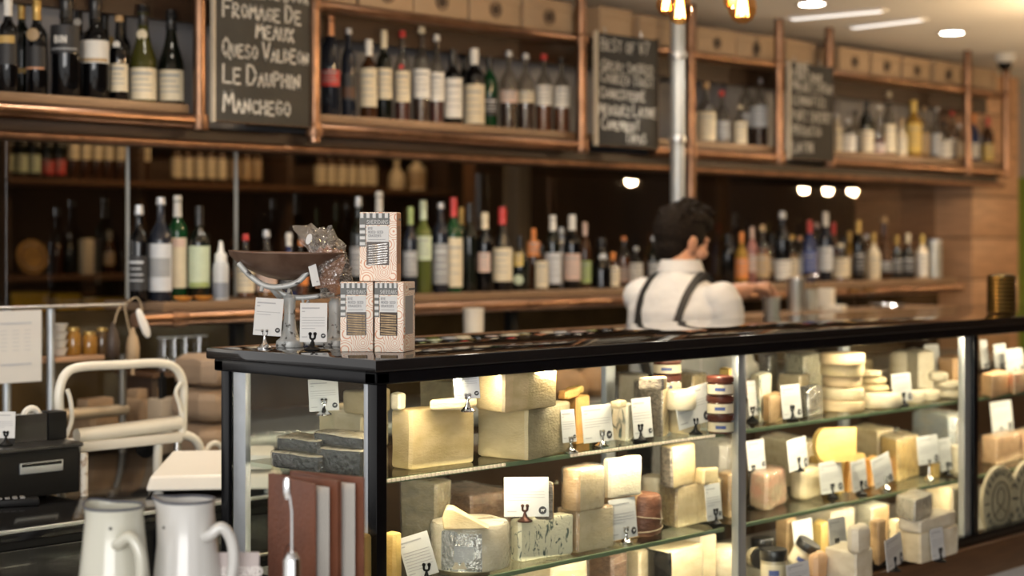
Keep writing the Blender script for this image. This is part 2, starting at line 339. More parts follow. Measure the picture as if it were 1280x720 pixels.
p = on_Y(1256, 78, 4.30)
t = thing('security_camera', 'small white dome camera on top of the last copper post', 'camera', (p.x, 4.30, CEIL))
MB().lathe([(.055, 0), (.06, -.03), (.05, -.045)], 20).build('housing', paper, t)
MB().lathe([(.042, -.045), (.036, -.07), (.02, -.085), (.0, -.09)], 18).build('dome', black, t)
# ------------------------------------------------------------------ refrigerated cheese case
CXL, CXR, CYF, CYB = 2.172, 5.85, 2.50, 3.03
ZT, ZS1, ZS2, ZD = 1.365, 1.112, 0.868, 0.692
case = thing('cheese_display_case', 'long black framed glass cheese display case with lit shelves', 'display case', (CXL, CYF, 0)); OK_ = Vector((CXL, CYF, 0))
def cp(mb, name, mat, par=None, **k): return part(mb, name, mat, par or case, OK_ if par is None else Vector(), **k)
toplac = M('black_glass_top', (.010, .009, .009), .06, coat=.5, var=.2, scale=12)
cp(MB().bbox((CXL - .02, CYF - .02, ZT - .026), (CXR, CYB + .03, ZT), .005), 'counter_top', toplac)
cp(MB().bbox((CXL - .008, CYF - .008, ZT - .052), (CXR, CYF + .03, ZT - .026), .004), 'cornice', black)
cp(MB().bbox((CXL - .008, CYF - .008, ZT - .052), (CXL + .03, CYB + .015, ZT - .026), .004), 'cornice', black)
cp(MB().bbox((CXL - .008, CYB - .02, ZT - .052), (CXR, CYB + .015, ZT - .026), .004), 'cornice', black)
ZP = ZT - .05
for (x, y) in ((CXL, CYF), (4.592, CYF), (CXR - .03, CYF), (CXL, CYB - .028)):
    cp(MB().bbox((x, y, .675), (x + .028, y + .028, ZP), .003), 'post', black)
for (a, b) in (((CXL + .004, CYF + .032), (CXL + .020, CYF + .046)), ((3.402, CYF + .012), (3.436, CYF + .034)), ((4.548, CYF + .008), (4.588, CYF + .03)),
               ((CXL + .004, CYB - .085), (CXL + .02, CYB - .04)), ((3.45, CYB - .03), (3.49, CYB - .01)), ((4.64, CYB - .03), (4.68, CYB - .01))):
    cp(MB().bbox((*a, .70), (*b, ZP), .003), 'upright', alu)
for a, b in ((CXL + .03, 3.40), (3.44, 4.59), (4.622, CXR - .03)):
    cp(MB().box((a, CYF + .004, .70), (b, CYF + .010, ZP)), 'front_pane', paneglass)
    for z, nm in ((ZS1, 'upper'), (ZS2, 'lower')):
        s_ = cp(MB().box((a + .004, CYF + .06, z - .010), (b - .004, CYB - .04, z - .0005)), 'glass_shelf', shelfglass)
        MB().bbox((a + .004 - OK_.x, .052, z - .011), (b - .004 - OK_.x, .0598, z - .001), .001).build('shelf_edge', glassedge, s_)
cp(MB().box((CXL + .006, CYF + .03, .70), (CXL + .012, CYB - .03, ZP)), 'side_pane', paneglass)
for a, b in ((CXL + .03, 3.9), (3.92, CXR - .03)):
    cp(MB().box((a, CYB - .008, .70), (b, CYB - .002, ZP)), 'sliding_back_pane', paneglass)
cp(MB().bbox((CXL, CYF, .66), (CXR, CYB, ZD), .003), 'deck', M('deck_steel', (.30, .28, .24), .35, .6, var=.2))
cp(MB().bbox((CXL - .006, CYF - .006, .675), (CXR, CYF + .03, .705), .003), 'bottom_rail', black)
cp(MB().bbox((CXL - .006, CYF - .006, .675), (CXL + .03, CYB, .705), .003), 'bottom_rail', black)
cp(MB().bbox((CXL - .02, CYF - .025, .572), (CXR, CYB, .674), .006), 'timber_band', walnut)
cp(MB().bbox((CXL + .02, CYF + .02, .0), (CXR, CYB - .02, .571), .006), 'plinth', M('pale_plinth', (.55, .55, .56), .5, var=.1, scale=4))
# LED rail along the first stretch of the upper shelf: a row of little bright beads
bead = M('led_bead', (.9, .8, .65), .25, .3, var=.1, emit=(1, .72, .45), estr=.25); rail = MB()
for k in range(92):
    x = CXL + .035 + k * .0125
    if .33 < k / 92 < .52: continue
    rail.bbox((x, CYF + .047, ZS1 - .008), (x + .0085, CYF + .052, ZS1 - .001), .001)
tag(cp(rail, 'bead_rail', bead), 'pale beaded strip along the upper shelf edge', kind='stuff')
for k in range(9): cp(MB().bbox((4.30 + k * .028, CYB - .03, .80), (4.312 + k * .028, CYB - .012, .85), .002), 'vent_slat', blackmat)
# the case's own strip lights
ledm = M('led_tube', (1, 1, 1), emit=(1, .86, .62), estr=9)
for a, b in ((CXL + .05, 3.38), (3.46, 4.54), (4.66, CXR - .06)):
    cp(MB().box((a, CYF + .012, ZP - .0035), (b, CYF + .020, ZP - .0015)), 'strip_light', ledm)
    L0 = area_light('case_strip_lamp', ((a + b) / 2, CYF + .016, ZP - .0045), ((a + b) / 2, CYF + .11, ZS1), b - a, .008, 4.1, (1, .84, .58))
    for z, pw in ((ZS1, 2.5), (ZS2, 2.2)):
        area_light('shelf_strip_lamp', ((a + b) / 2, CYF + .066, z - .016), ((a + b) / 2, CYF + .2, z - .2), b - a, .008, pw, (1, .84, .6))
# ------------------------------------------------------------------ bottles
PROF = {  # (radius, height) as fractions
 'bordeaux': [(.9,0),(1,.02),(1,.60),(.97,.65),(.80,.70),(.50,.74),(.40,.78),(.36,.90),(.42,.92),(.42,.95),(.37,.955),(.37,1)],
 'burgundy': [(.9,0),(1,.02),(1,.42),(.96,.48),(.80,.57),(.58,.66),(.42,.74),(.36,.82),(.34,.92),(.41,.93),(.41,.96),(.36,.97),(.36,1)],
 'port':     [(.9,0),(1,.02),(1,.55),(.98,.60),(.85,.66),(.55,.69),(.42,.72),(.44,.78),(.40,.84),(.37,.93),(.44,.94),(.44,.97),(.38,1)],
 'calvados': [(.9,0),(1,.02),(1,.40),(.93,.47),(.74,.55),(.55,.64),(.43,.73),(.36,.82),(.33,.9),(.45,.91),(.45,.95),(.36,.96),(.36,1)],
 'spirit':   [(.9,0),(1,.02),(1,.58),(.95,.64),(.72,.70),(.45,.75),(.34,.80),(.32,.93),(.40,.935),(.40,.965),(.34,.97),(.34,1)],
 'tall':     [(.9,0),(1,.015),(1,.66),(.92,.71),(.6,.76),(.40,.80),(.36,.94),(.42,.945),(.42,.97),(.36,.975),(.36,1)],
 'squat':    [(.9,0),(1,.03),(1,.50),(.96,.57),(.78,.64),(.45,.70),(.30,.74),(.28,.90),(.36,.91),(.36,.95),(.30,.96),(.30,1)],
 'round':    [(.7,0),(.9,.03),(1,.16),(1,.30),(.88,.44),(.6,.54),(.34,.62),(.28,.70),(.26,.9),(.36,.91),(.36,.95),(.28,.96),(.28,1)],
 'champagne':[(.9,0),(1,.02),(1,.36),(.95,.44),(.78,.55),(.56,.66),(.42,.76),(.36,.86),(.46,.88),(.46,.93),(.40,.94),(.40,1)],
}
def bglass(name, col, rough=.04): return M('bottle_' + name, col, rough, var=.15, scale=6, spec=.45)
BG = {'black': bglass('black', (.003, .003, .0035)), 'dark': bglass('dark', (.005, .0065, .004)), 'green': bglass('green', (.006, .045, .014)), 'olive': bglass('olive', (.05, .05, .009)),
      'brown': bglass('brown', (.045, .018, .007)), 'blue': bglass('blue', (.015, .025, .09)), 'red': bglass('red', (.09, .012, .012)), 'silver': M('bottle_silver', (.45, .47, .52), .25, .6, var=.2), 'gold': bglass('gold', (.30, .17, .03)),
      'slate': bglass('slate', (.014, .017, .026)), 'pink': bglass('pink', (.35, .16, .14)), 'cream': bglass('cream', (.62, .54, .40)), 'lime': bglass('lime', (.09, .11, .025))}
LIQ = {'amber': M('liquor_amber', (.20, .055, .010), .1, var=.15, coat=.3), 'rum': M('liquor_rum', (.055, .018, .007), .1, var=.15, coat=.3), 'gin': M('liquor_clear', (.42, .41, .38), .1, var=.05, coat=.3),
       'gold': M('liquor_gold', (.36, .17, .03), .1, var=.15, coat=.3), 'claret': M('liquor_claret', (.11, .016, .012), .1, var=.15, coat=.3)}
LC = {'white': (.74, .72, .67), 'cream': (.66, .58, .42), 'tan': (.44, .31, .17), 'grey': (.30, .31, .32), 'charcoal': (.022, .022, .024), 'red': (.50, .035, .03), 'yellow': (.66, .47, .12), 'green': (.30, .38, .14), 'palegreen': (.50, .58, .42),
      'pink': (.60, .44, .37), 'orange': (.72, .25, .06), 'blue': (.07, .10, .28), 'silver': (.55, .57, .60), 'gold': (.50, .33, .10), 'black': (.010, .010, .011), 'cork': (.42, .27, .13), 'copper': (.52, .26, .14), 'brown': (.09, .04, .02), 'teal': (.1, .25, .25)}
def LM(c): return M('label_' + c, LC[c], .55, var=.12, scale=30)
def CM(c): return M('closure_' + c, LC[c], .32, .55 if c in ('silver', 'gold', 'copper') else 0, var=.15, scale=20)
bottleglass = GLASS('bottle_clear_glass', (.66, .64, .60), ior=1.5, base=.04, haze=.02)
NB = [0]
def bottle(X, Y, z, r, h, prof, g, label, lab=None, cap=None, liq=None, group=None, seal=None, yaw=None, stripe=None, name='bottle', seg=18, cat='bottle'):
    """lab=(colour, z0, z1[, halfangle]) as fractions of the height; liq=(colour, fill fraction)"""
    NB[0] += 1; rnd = random.Random(NB[0])
    t = thing(name, label, cat, (X, Y, z), (FACE + rnd.uniform(-.22, .22)) if yaw is None else yaw, group)
    pr = [(a * r, b * h) for a, b in PROF[prof]]
    neck = next(i for i, q in enumerate(PROF[prof]) if q[1] >= .9)
    capz = PROF[prof][neck][1] if cap in ('silver', 'cork') or g == 'clear' else .80
    if g == 'clear':
        MB().lathe([(a * .999, b) for a, b in pr], seg).build('glass_body', bottleglass, t)
        lc, fl = liq or ('amber', .5); ip = []
        for (a, b) in pr:
            if b > fl * h: break
            ip.append((max(.002, a - .0035), max(b, .006)))
        a0 = ip[-1][0]; ip.append((a0, fl * h)) if ip[-1][1] < fl * h - .002 else None
        MB().lathe(ip, seg).build('liquor', LIQ[lc], t)
    else: MB().lathe(pr, seg).build('glass_body', BG[g], t)
    def rad(zf):
        P_ = PROF[prof]
        for (a, b), (c, d) in zip(P_[:-1], P_[1:]):
            if b <= zf <= d: return r * (a + (c - a) * (zf - b) / max(1e-6, d - b))
        return r
    if lab:
        c, z0, z1 = lab[:3]; ha = lab[3] if len(lab) > 3 else 78
        rr = r * 1.012 + .0006
        l = MB().lathe([(rr - .0012, z0 * h), (rr, z0 * h), (rr, z1 * h), (rr - .0012, z1 * h)], 14, a0=-90 - ha, a1=-90 + ha, cap=False).build('label', LM(c), t)
        if stripe:
            sc, s0, s1 = stripe
            MB().lathe([(rr - .0004, (z0 + (z1 - z0) * s0) * h), (rr + .0006, (z0 + (z1 - z0) * s0) * h), (rr + .0006, (z0 + (z1 - z0) * s1) * h), (rr - .0004, (z0 + (z1 - z0) * s1) * h)], 12, a0=-90 - ha * .8, a1=-90 + ha * .8, cap=False).build('label_band', LM(sc), l)
        elif (z1 - z0) * h > .04:
            pm = MB()
            for q in range(4):
                zz = z0 + (z1 - z0) * (.78 - .17 * q); hw = ha * (.62 if q != 1 else .42)
                pm.lathe([(rr - .0003, zz * h), (rr + .0005, zz * h), (rr + .0005, zz * h + .0035 + .004 * (q == 0)), (rr - .0003, zz * h + .0035 + .004 * (q == 0))], 8, a0=-90 - hw, a1=-90 + hw, cap=False)
            pm.build('label_print', LM('grey') if c not in ('charcoal', 'black', 'grey') else LM('silver'), l)
    if cap:
        kz = [capz + (1.006 - capz) * i / 6 for i in range(7)]
        MB().lathe([(rad(min(q, 1)) * 1.05 + .0008, q * h) for q in kz] + [(r * .2, h * 1.009)], 14).build('capsule' if capz < .88 else 'stopper', CM(cap), t)
    if seal:
        c, zf, sz = seal; rr = rad(zf) + .0015
        m_ = MB(); m_.lathe([(0, 0), (sz * .9, .0), (sz, -.001), (sz, -.003)], 14); o = m_.build('seal', LM(c), t); o.location = (0, -rr, zf * h); o.rotation_euler = (R(90), 0, 0)
    return t
def row(data, Y0, z, group, where, dY=0.0):
    """data: px, height px, width px, profile, glass, label-colour tuple, cap, liquid, text, extra Y, options"""
    for d in data:
        px, hp, wp, prof, g, lab, cap, liq, txt, ey = d[:10]; opt = d[10] if len(d) > 10 else {}
        Y = Y0 + ey; p = on_Y(px, 300, Y); D = dep(p); k = D / F
        bottle(p.x, Y, z, wp * k / 2, hp * k, prof, g, txt + ' ' + where if where else txt, lab, cap, liq, group, **opt)
G1 = 'bottles on the high shelf left of the first chalkboard'
row([
 (10, 122, 25, 'bordeaux', 'black', ('charcoal', .30, .60), 'white', None, 'black bottle with gold and black labels at the cut edge', .02, {'stripe': ('gold', .72, .98)}),
 (27, 124, 22, 'bordeaux', 'dark', ('gold', .25, .30), 'gold', None, 'gold necked dark bottle half hidden behind two others', .12),
 (46, 120, 26, 'bordeaux', 'black', ('charcoal', .28, .52), 'gold', None, 'black bottle with oval seal and gold capsule', .04, {'stripe': ('copper', .0, .10), 'seal': ('tan', .64, .02)}),
 (83, 126, 38, 'port', 'black', ('charcoal', .44, .72), 'black', None, 'broad black port bottle with dark lettered label', .03, {'stripe': ('grey', .12, .18)}),
 (98, 126, 24, 'port', 'black', None, 'black', None, 'slim black bottle with white neck tag', .14, {'seal': ('white', .80, .012)}),
 (119, 128, 35, 'port', 'black', ('white', .36, .58), 'black', None, 'broad black bottle with white band label over brown stripe', .03, {'stripe': ('tan', .05, .2)}),
 (131, 118, 24, 'spirit', 'dark', ('gold', .58, .72), 'black', None, 'dark green bottle peeping from behind the white banded one', .15),
 (149, 108, 24, 'port', 'black', ('cream', .12, .44), 'cork', None, 'narrow black bottle with upright cream label', .03, {'seal': ('white', .66, .012)}),
 (154, 117, 19, 'bordeaux', 'black', None, 'black', None, 'plain black bottle behind the upright cream label', .16),
 (179, 123, 34, 'calvados', 'olive', ('cream', .04, .36), 'black', None, 'olive green long necked bottle with round paper seal', .03, {'seal': ('cream', .70, .017)}),
 (214, 119, 33, 'calvados', 'dark', ('cream', .05, .37), 'black', None, 'dark green long necked bottle nearest the copper post', .03),
], 4.46, ZU, G1, 'on the high shelf')
def wraptext(obj, txt, r, zc, h, mat, wd):
    m_ = MB(); letters(m_, txt, 0, 0, h, wd, y=0, gap=.25, thick=.0006); w_ = max(v.x for v in m_.v)
    m_.v = [Vector(((r - v.y) * math.sin((v.x - w_ / 2) / r), -(r - v.y) * math.cos((v.x - w_ / 2) / r), zc + v.z)) for v in m_.v]
    return m_.build('lettering', mat, obj, smooth=False)
ob_ = [o for o in bpy.data.objects if o.get('label', '').startswith('broad black port bottle')][0]
kb_ = dep(ob_.location) / F; wraptext(ob_, 'BIN', 19 * kb_ * 1.03, 126 * kb_ * .545, .019, LM('white'), .0045)
G2 = 'bottles on the high shelf between the first two chalkboards'
row([
 (413, 127, 24, 'tall', 'slate', ('red', .30, .46), 'copper', None, 'tall dark bottle with red band and copper neck', .02),
 (436, 112, 19, 'tall', 'slate', ('charcoal', .20, .50), 'silver', None, 'slim dark bottle with pale blue neck', .02, {'stripe': ('brown', .1, .5)}),
 (461, 100, 22, 'bordeaux', 'brown', ('cream', .16, .64), 'white', None, 'short brown bottle with big cream label and ivory cap', .02),
 (480, 113, 20, 'bordeaux', 'dark', ('cream', .24, .58), 'cream', None, 'dark bottle with cream label and bone coloured capsule', .02),
 (503, 114, 20, 'spirit', 'clear', ('cream', .22, .56), 'red', ('claret', .30), 'clear bottle of red spirit with scarlet capsule', .02, {'seal': ('red', .60, .01)}),
 (527, 121, 22, 'spirit', 'clear', ('white', .26, .56), 'cream', ('rum', .28), 'tall clear bottle with wide flat ivory stopper', .02),
 (546, 112, 20, 'spirit', 'clear', ('white', .26, .58), 'white', ('claret', .30), 'clear bottle of red spirit with long white cap', .02),
 (566, 95, 24, 'bordeaux', 'black', ('white', .10, .62), 'black', None, 'black bottle with tall white label and black cap', .02),
 (580, 95, 18, 'bordeaux', 'black', None, 'black', None, 'plain black bottle tucked behind two tall white labels', .14),
 (593, 98, 27, 'bordeaux', 'black', ('cream', .04, .54), 'white', None, 'black bottle with tall ivory label and white cap', .02),
 (612, 93, 20, 'bordeaux', 'green', ('charcoal', .18, .42), 'black', None, 'dark green bottle with smoky label', .06),
 (636, 98, 22, 'spirit', 'clear', ('pink', .34, .50), 'silver', ('rum', .34), 'clear bottle of brown spirit with pale pink label', .02),
 (657, 96, 22, 'spirit', 'clear', ('cream', .36, .52), 'silver', ('rum', .38), 'clear bottle of brown spirit with narrow ivory label', .02),
 (680, 97, 21, 'spirit', 'clear', ('white', .34, .60), 'red', ('amber', .34), 'clear amber bottle with red stopper and bright label', .02),
 (702, 94, 21, 'spirit', 'clear', ('white', .34, .62), 'black', ('amber', .36), 'clear amber bottle with black stopper next to the post', .02),
], 4.47, ZU, G2, 'on the high shelf')
G3 = 'bottles on the high shelf right of the steel column'
row([
 (863, 48, 14, 'squat', 'clear', ('cream', .05, .68), None, ('gold', .6), 'small ivory labelled bottle touching the steel column', .02),
 (883, 76, 24, 'squat', 'clear', ('cream', .04, .52), 'cork', ('amber', .5), 'squat bottle with cork and broad ivory label', .02),
 (902, 68, 20, 'squat', 'clear', ('grey', .10, .45), 'red', ('gin', .45), 'clear bottle with pink red stopper', .04),
 (925, 50, 17, 'squat', 'clear', ('cream', .04, .60), 'cream', ('gold', .5), 'little bottle with cream cap and glowing label', .0),
 (932, 88, 18, 'tall', 'clear', ('grey', .3, .5), 'copper', ('rum', .4), 'tall clear bottle with copper cap', .10),
 (949, 86, 22, 'spirit', 'clear', ('silver', .30, .60), 'silver', ('rum', .28), 'clear bottle with silver label next to the copper post', .04),
], 4.47, ZU, G3, 'between column and third chalkboard')
G4 = 'bottles on the high shelf past the third chalkboard'
row([
 (1046, 48, 12, 'bordeaux', 'cream', ('cream', .05, .6), 'silver', None, 'slim ivory bottle nearest the third chalkboard', .02),
 (1060, 42, 18, 'squat', 'clear', ('white', .05, .55), 'silver', ('gin', .5), 'squat bottle with white label', .0),
 (1069, 56, 15, 'squat', 'clear', ('grey', .1, .4), 'black', ('amber', .4), 'small bottle with black ball stopper', .08),
 (1083, 68, 17, 'bordeaux', 'dark', ('cream', .05, .45), 'black', None, 'dark bottle with ivory label and black cap', .02),
 (1098, 62, 16, 'spirit', 'clear', ('pink', .06, .25), 'white', ('claret', .35), 'clear bottle with pink foot label', .02),
 (1111, 80, 17, 'spirit', 'clear', ('cream', .06, .50), 'cream', ('amber', .5), 'tallest bottle with ivory stopper and ivory label', .02),
 (1127, 48, 14, 'squat', 'cream', ('cream', .1, .5), 'tan', None, 'plain cream bottle beside the tallest one', .0),
 (1142, 72, 20, 'bordeaux', 'gold', ('yellow', .10, .60), 'yellow', None, 'yellow labelled golden bottle', .02),
 (1154, 66, 16, 'spirit', 'clear', ('tan', .1, .5), 'tan', ('gold', .5), 'tan capped clear bottle', .06),
 (1171, 66, 16, 'spirit', 'clear', ('silver', .1, .5), 'silver', ('gin', .5), 'silver capped clear bottle', .04),
 (1181, 48, 16, 'squat', 'clear', ('white', .05, .5), 'black', ('amber', .4), 'squat clear bottle with white foot label', .0),
 (1190, 62, 16, 'spirit', 'clear', ('white', .08, .45), 'red', ('amber', .5), 'red capped clear bottle', .05),
 (1199, 46, 13, 'squat', 'clear', ('tan', .1, .5), 'silver', ('gold', .5), 'short bottle pressed against the copper post', .0),
 (1217, 60, 13, 'spirit', 'blue', ('white', .1, .4), 'orange', None, 'blue bottle with orange cap in the end bay', .02),
 (1225, 72, 12, 'tall', 'clear', ('grey', .3, .5), 'silver', ('gin', .4), 'thin clear bottle in the end bay', .08),
 (1235, 58, 14, 'spirit', 'brown', ('yellow', .06, .42), 'red', None, 'brown bottle with red cap in the end bay', .02),
], 4.47, ZU, G4, 'on the high shelf')
G5 = 'bottles on the ledge beside the hanging tags'
row([
 (174, 120, 25, 'bordeaux', 'black', ('charcoal', .12, .48), 'silver', None, 'black bottle with grey label at the ledge end', .05),
 (201, 129, 29, 'spirit', 'slate', ('silver', .10, .56), 'silver', None, 'dark bottle with big silver blue label', .03, {'stripe': ('grey', .3, .7)}),
 (222, 130, 25, 'tall', 'green', ('cream', .12, .60), 'white', None, 'bright green bottle with long cream label and white cap', .08, {'stripe': ('pink', .82, .98)}),
 (249, 117, 26, 'bordeaux', 'dark', ('palegreen', .14, .58), 'black', None, 'dark olive bottle with pale green label', .03, {'stripe': ('green', .0, .12)}),
 (307, 80, 22, 'squat', 'clear', ('cream', .1, .5), 'red', ('amber', .5), 'stubby bottle with red and white neck', .06),
 (333, 84, 26, 'squat', 'clear', ('pink', .1, .4), 'silver', ('gold', .6), 'stubby bottle with silver cap and pink collar', .06),
 (361, 80, 22, 'squat', 'blue', ('charcoal', .1, .5), 'white', None, 'blue bottle with heart shaped white stopper', .06),
 (376, 70, 18, 'squat', 'clear', ('orange', .2, .6), 'orange', ('amber', .6), 'orange labelled bottle behind the cracker bag', .1),
], 4.47, ZL, G5, 'on the lower ledge')
G6 = 'bottles on the ledge behind the cracker boxes'
row([
 (448, 122, 20, 'bordeaux', 'dark', ('grey', .2, .5), 'silver', None, 'bottle with pale cap left of the top cracker box', .04),
 (474, 128, 22, 'tall', 'dark', ('white', .2, .5), 'white', None, 'white capped bottle rising above the cracker box', .05),
 (513, 108, 18, 'bordeaux', 'slate', ('grey', .2, .5), 'green', None, 'slate grey bottle with green cap right of the boxes', .02),
 (529, 115, 22, 'bordeaux', 'lime', ('lime' if False else 'palegreen', .36, .62), 'palegreen', None, 'olive yellow bottle with pale green capsule', .04),
 (551, 112, 20, 'tall', 'slate', ('grey', .1, .55), 'silver', None, 'slate bottle with silver foil neck', .02),
 (567, 118, 22, 'bordeaux', 'green', ('cream', .06, .58), 'red', None, 'green bottle with red capsule and long ivory label', .02),
 (577, 104, 16, 'bordeaux', 'green', ('gold', .6, .7), 'gold', None, 'green bottle hidden behind the long ivory label', .13),
 (587, 110, 19, 'bordeaux', 'dark', None, 'black', None, 'plain dark bottle with no label', .03),
 (606, 98, 22, 'bordeaux', 'black', ('pink', .25, .5, 40), 'cream', None, 'black bottle with cream capsule and side label', .02),
 (628, 104, 26, 'burgundy', 'black', ('cream', .12, .52), 'red', None, 'black bottle with squarish ivory label and red top', .02),
 (650, 68, 22, 'squat', 'dark', ('yellow', .45, .7, 30), 'black', None, 'short dark bottle with two yellow roundels', .02, {'seal': ('palegreen', .2, .02)}),
 (667, 76, 16, 'spirit', 'brown', ('orange', .55, .8), 'orange', None, 'brown bottle with orange neck', .06),
 (677, 56, 16, 'squat', 'brown', ('cream', .05, .65), 'black', None, 'short brown bottle with ivory label', .0),
 (691, 92, 20, 'tall', 'dark', ('silver', .08, .5), 'white', None, 'dark bottle with white capsule and silver highlights', .02),
 (702, 76, 14, 'bordeaux', 'silver', ('cream', .1, .6), 'silver', None, 'slim pale bottle leaning in between', .08),
 (715, 92, 22, 'bordeaux', 'black', ('pink', .12, .48), 'white', None, 'black bottle with blush label and white capsule', .02),
 (731, 82, 16, 'spirit', 'brown', ('green', .08, .42), 'pink', None, 'brown bottle with lime green label', .05),
 (752, 62, 25, 'champagne', 'black', None, 'black', None, 'fat black sparkling bottle with pale collar', .02, {'seal': ('silver', .62, .016)}),
 (766, 44, 18, 'squat', 'brown', ('cream', .05, .6, 60), 'orange', None, 'little bottle with round ivory label', .0),
 (780, 62, 16, 'spirit', 'clear', ('pink', .1, .4), 'orange', ('amber', .6), 'amber bottle with orange cap beside the shoulder', .08),
 (795, 50, 16, 'squat', 'clear', ('white', .1, .6), 'silver', ('gin', .6), 'pale bottle just behind the white shirt shoulder', .02),
 (817, 62, 15, 'spirit', 'dark', ('grey', .1, .5), 'silver', None, 'dark bottle beside the dark haired head', .02),
], 4.48, ZL, G6, 'on the ledge')
G7 = 'bottles on the ledge to the right of the bartender'
row([
 (910, 62, 18, 'bordeaux', 'black', None, 'black', None, 'plain black bottle nearest the face', .02),
 (927, 64, 16, 'squat', 'gold', ('orange', .1, .5), 'orange', None, 'amber bottle with orange label above the forearm', .02),
 (940, 70, 15, 'spirit', 'pink', ('pink', .2, .5), 'pink', None, 'rose coloured bottle above the forearm', .06),
 (953, 72, 18, 'squat', 'clear', ('tan', .1, .5), 'tan', ('amber', .6), 'tan capped amber bottle above the wrist', .02),
 (965, 60, 14, 'squat', 'brown', ('tan', .2, .5), 'black', None, 'small brown bottle behind the raised fist', .08),
 (978, 88, 20, 'bordeaux', 'black', ('white', .05, .32), 'silver', None, 'black bottle with tall silver neck over the fist', .02),
 (990, 58, 16, 'squat', 'clear', ('cream', .1, .5), 'gold', ('gold', .6), 'golden bottle peeping over the fist', .08),
 (1000, 56, 14, 'squat', 'clear', ('white', .1, .5), 'copper', ('gin', .6), 'clear bottle with copper cap over the shaker tins', .1),
 (1012, 76, 17, 'spirit', 'blue', ('blue', .1, .5), 'red', None, 'deep blue bottle with red cap', .02),
 (1021, 72, 15, 'spirit', 'clear', ('pink', .1, .5), 'pink', ('claret', .5), 'pink capped bottle touching the blue one', .08),
 (1032, 86, 17, 'bordeaux', 'slate', ('silver', .15, .5), 'white', None, 'slate bottle with bright white capsule', .02),
 (1042, 72, 14, 'spirit', 'brown', ('brown', .1, .5), 'red', None, 'brown bottle with dark red cap', .08),
 (1050, 46, 24, 'squat', 'clear', ('cream', .10, .62), 'cream', ('amber', .6), 'broad low bottle with square ivory label', .02),
 (1062, 60, 14, 'squat', 'gold', ('tan', .1, .5), 'gold', None, 'gold bottle behind the square ivory label', .1),
 (1073, 74, 16, 'bordeaux', 'black', ('charcoal', .1, .5), 'gold', None, 'black bottle with gold cream capsule', .02),
 (1083, 56, 14, 'squat', 'clear', ('tan', .1, .5), 'silver', ('amber', .5), 'amber bottle squeezed behind the gold capped one', .1),
 (1092, 58, 16, 'squat', 'cream', ('cream', .05, .55), 'gold', None, 'cream bottle with gold stopper', .02),
 (1105, 78, 22, 'round', 'brown', ('charcoal', .1, .3), 'cork', None, 'bulbous brown bottle with cork stopper', .03),
 (1121, 54, 16, 'squat', 'black', ('charcoal', .1, .5), 'gold', None, 'short black bottle with gold top', .02),
 (1135, 56, 18, 'squat', 'black', ('charcoal', .1, .5), 'cream', None, 'stout black bottle with glowing cream top', .02),
 (1153, 54, 14, 'spirit', 'cream', ('white', .05, .6), 'yellow', None, 'cream bottle with yellow cap near the pier', .02),
], 4.48, ZL, G7, 'on the ledge')
# ribbed silver cylinder and squeezy bottle, little dishes
p = on_Y(1168, 300, 4.5); t = thing('ribbed_canister', 'ribbed silver canister last on the ledge by the timber pier', 'canister', (p.x, 4.5, ZL)); k = dep(p) / F
pr = [(.0, 0)]
for i in range(9): pr += [(9 * k, i * .021 + .001), (9.6 * k, i * .021 + .01), (9 * k, i * .021 + .02)]
MB().lathe(pr, 18).build('body', M('canister_silver', (.52, .53, .5), .3, .6, var=.2), t); MB().lathe([(9.2 * k, .189), (9.2 * k, .2), (6 * k, .21), (0, .212)], 18).build('lid', CM('silver'), t)
p = on_Y(276, 300, 4.46); k = dep(p) / F
t = thing('squeeze_bottle', 'translucent squeeze bottle with white nozzle on the lower ledge', 'bottle', (p.x, 4.46, ZL), FACE)
MB().lathe([(9.5*k, 0), (10*k, .004), (10*k, 40*k), (9*k, 46*k), (7*k, 48*k)], 18).build('body', M('squeezy_plastic', (.48, .50, .52), .35, var=.1), t)
MB().lathe([(10.15*k, .008), (10.15*k, 22*k)], 18, cap=False).build('contents', M('squeezy_contents', (.20, .22, .26), .35, var=.1), t)
MB().lathe([(7.5*k, 48*k), (7.5*k, 57*k), (4*k, 60*k), (2.2*k, 72*k), (1.6*k, 74*k), (0, 74*k)], 16).build('nozzle', M('nozzle_white', (.75, .75, .73), .4, var=.03), t)
for px, lab in ((229, 'small orange dish in front of the green bottle'), (254, 'small orange dish in front of the olive bottle')):
    p = on_Y(px, 300, 4.43); t = MB().lathe([(.012, 0), (.016, .002), (.030, .012), (.032, .016), (.028, .014), (.010, .006), (0, .006)], 18).build('dish', M('orange_glaze', (.70, .30, .06), .3, var=.2), loc=(p.x, 4.43, ZL)); tag(t, lab, 'dish', 'orange dishes on the ledge')
# ------------------------------------------------------------------ wine racks in the made-up room, standing in for mirror reflections
ZR1, ZR2 = 1.93, 1.43
XR0, XR1 = px_X(-10, 7.8), px_X(545, 7.8)
rk = thing('wine_rack', 'dark timber wine rack standing in for a mirror reflection', 'shelving', (XR0, 7.7, 0)); OR_ = Vector((XR0, 7.7, 0))
for z in (ZR1, ZR2, .95, 2.35): part(MB().bbox((XR0, 7.62, z - .03), (XR1, 7.98, z), .004), 'rack_board', walnut, rk, OR_)
for px in (-8, 160, 345, 543): X = px_X(px, 7.8); part(MB().bbox((X - .02, 7.66, 0), (X + .02, 7.98, 2.5), .004), 'rack_upright', darkwood, rk, OR_)
G8 = 'bottles on the wine rack standing in for a mirror reflection'
def rackrow(lst, z):
    for px, hp, wp, prof, g, lab, cap, txt in lst:
        p = on_Y(px, 300, 7.78); k = dep(p) / F
        bottle(p.x, 7.78, z, wp * k / 2, hp * k, prof, g, txt, lab, cap, None, G8, seg=12)
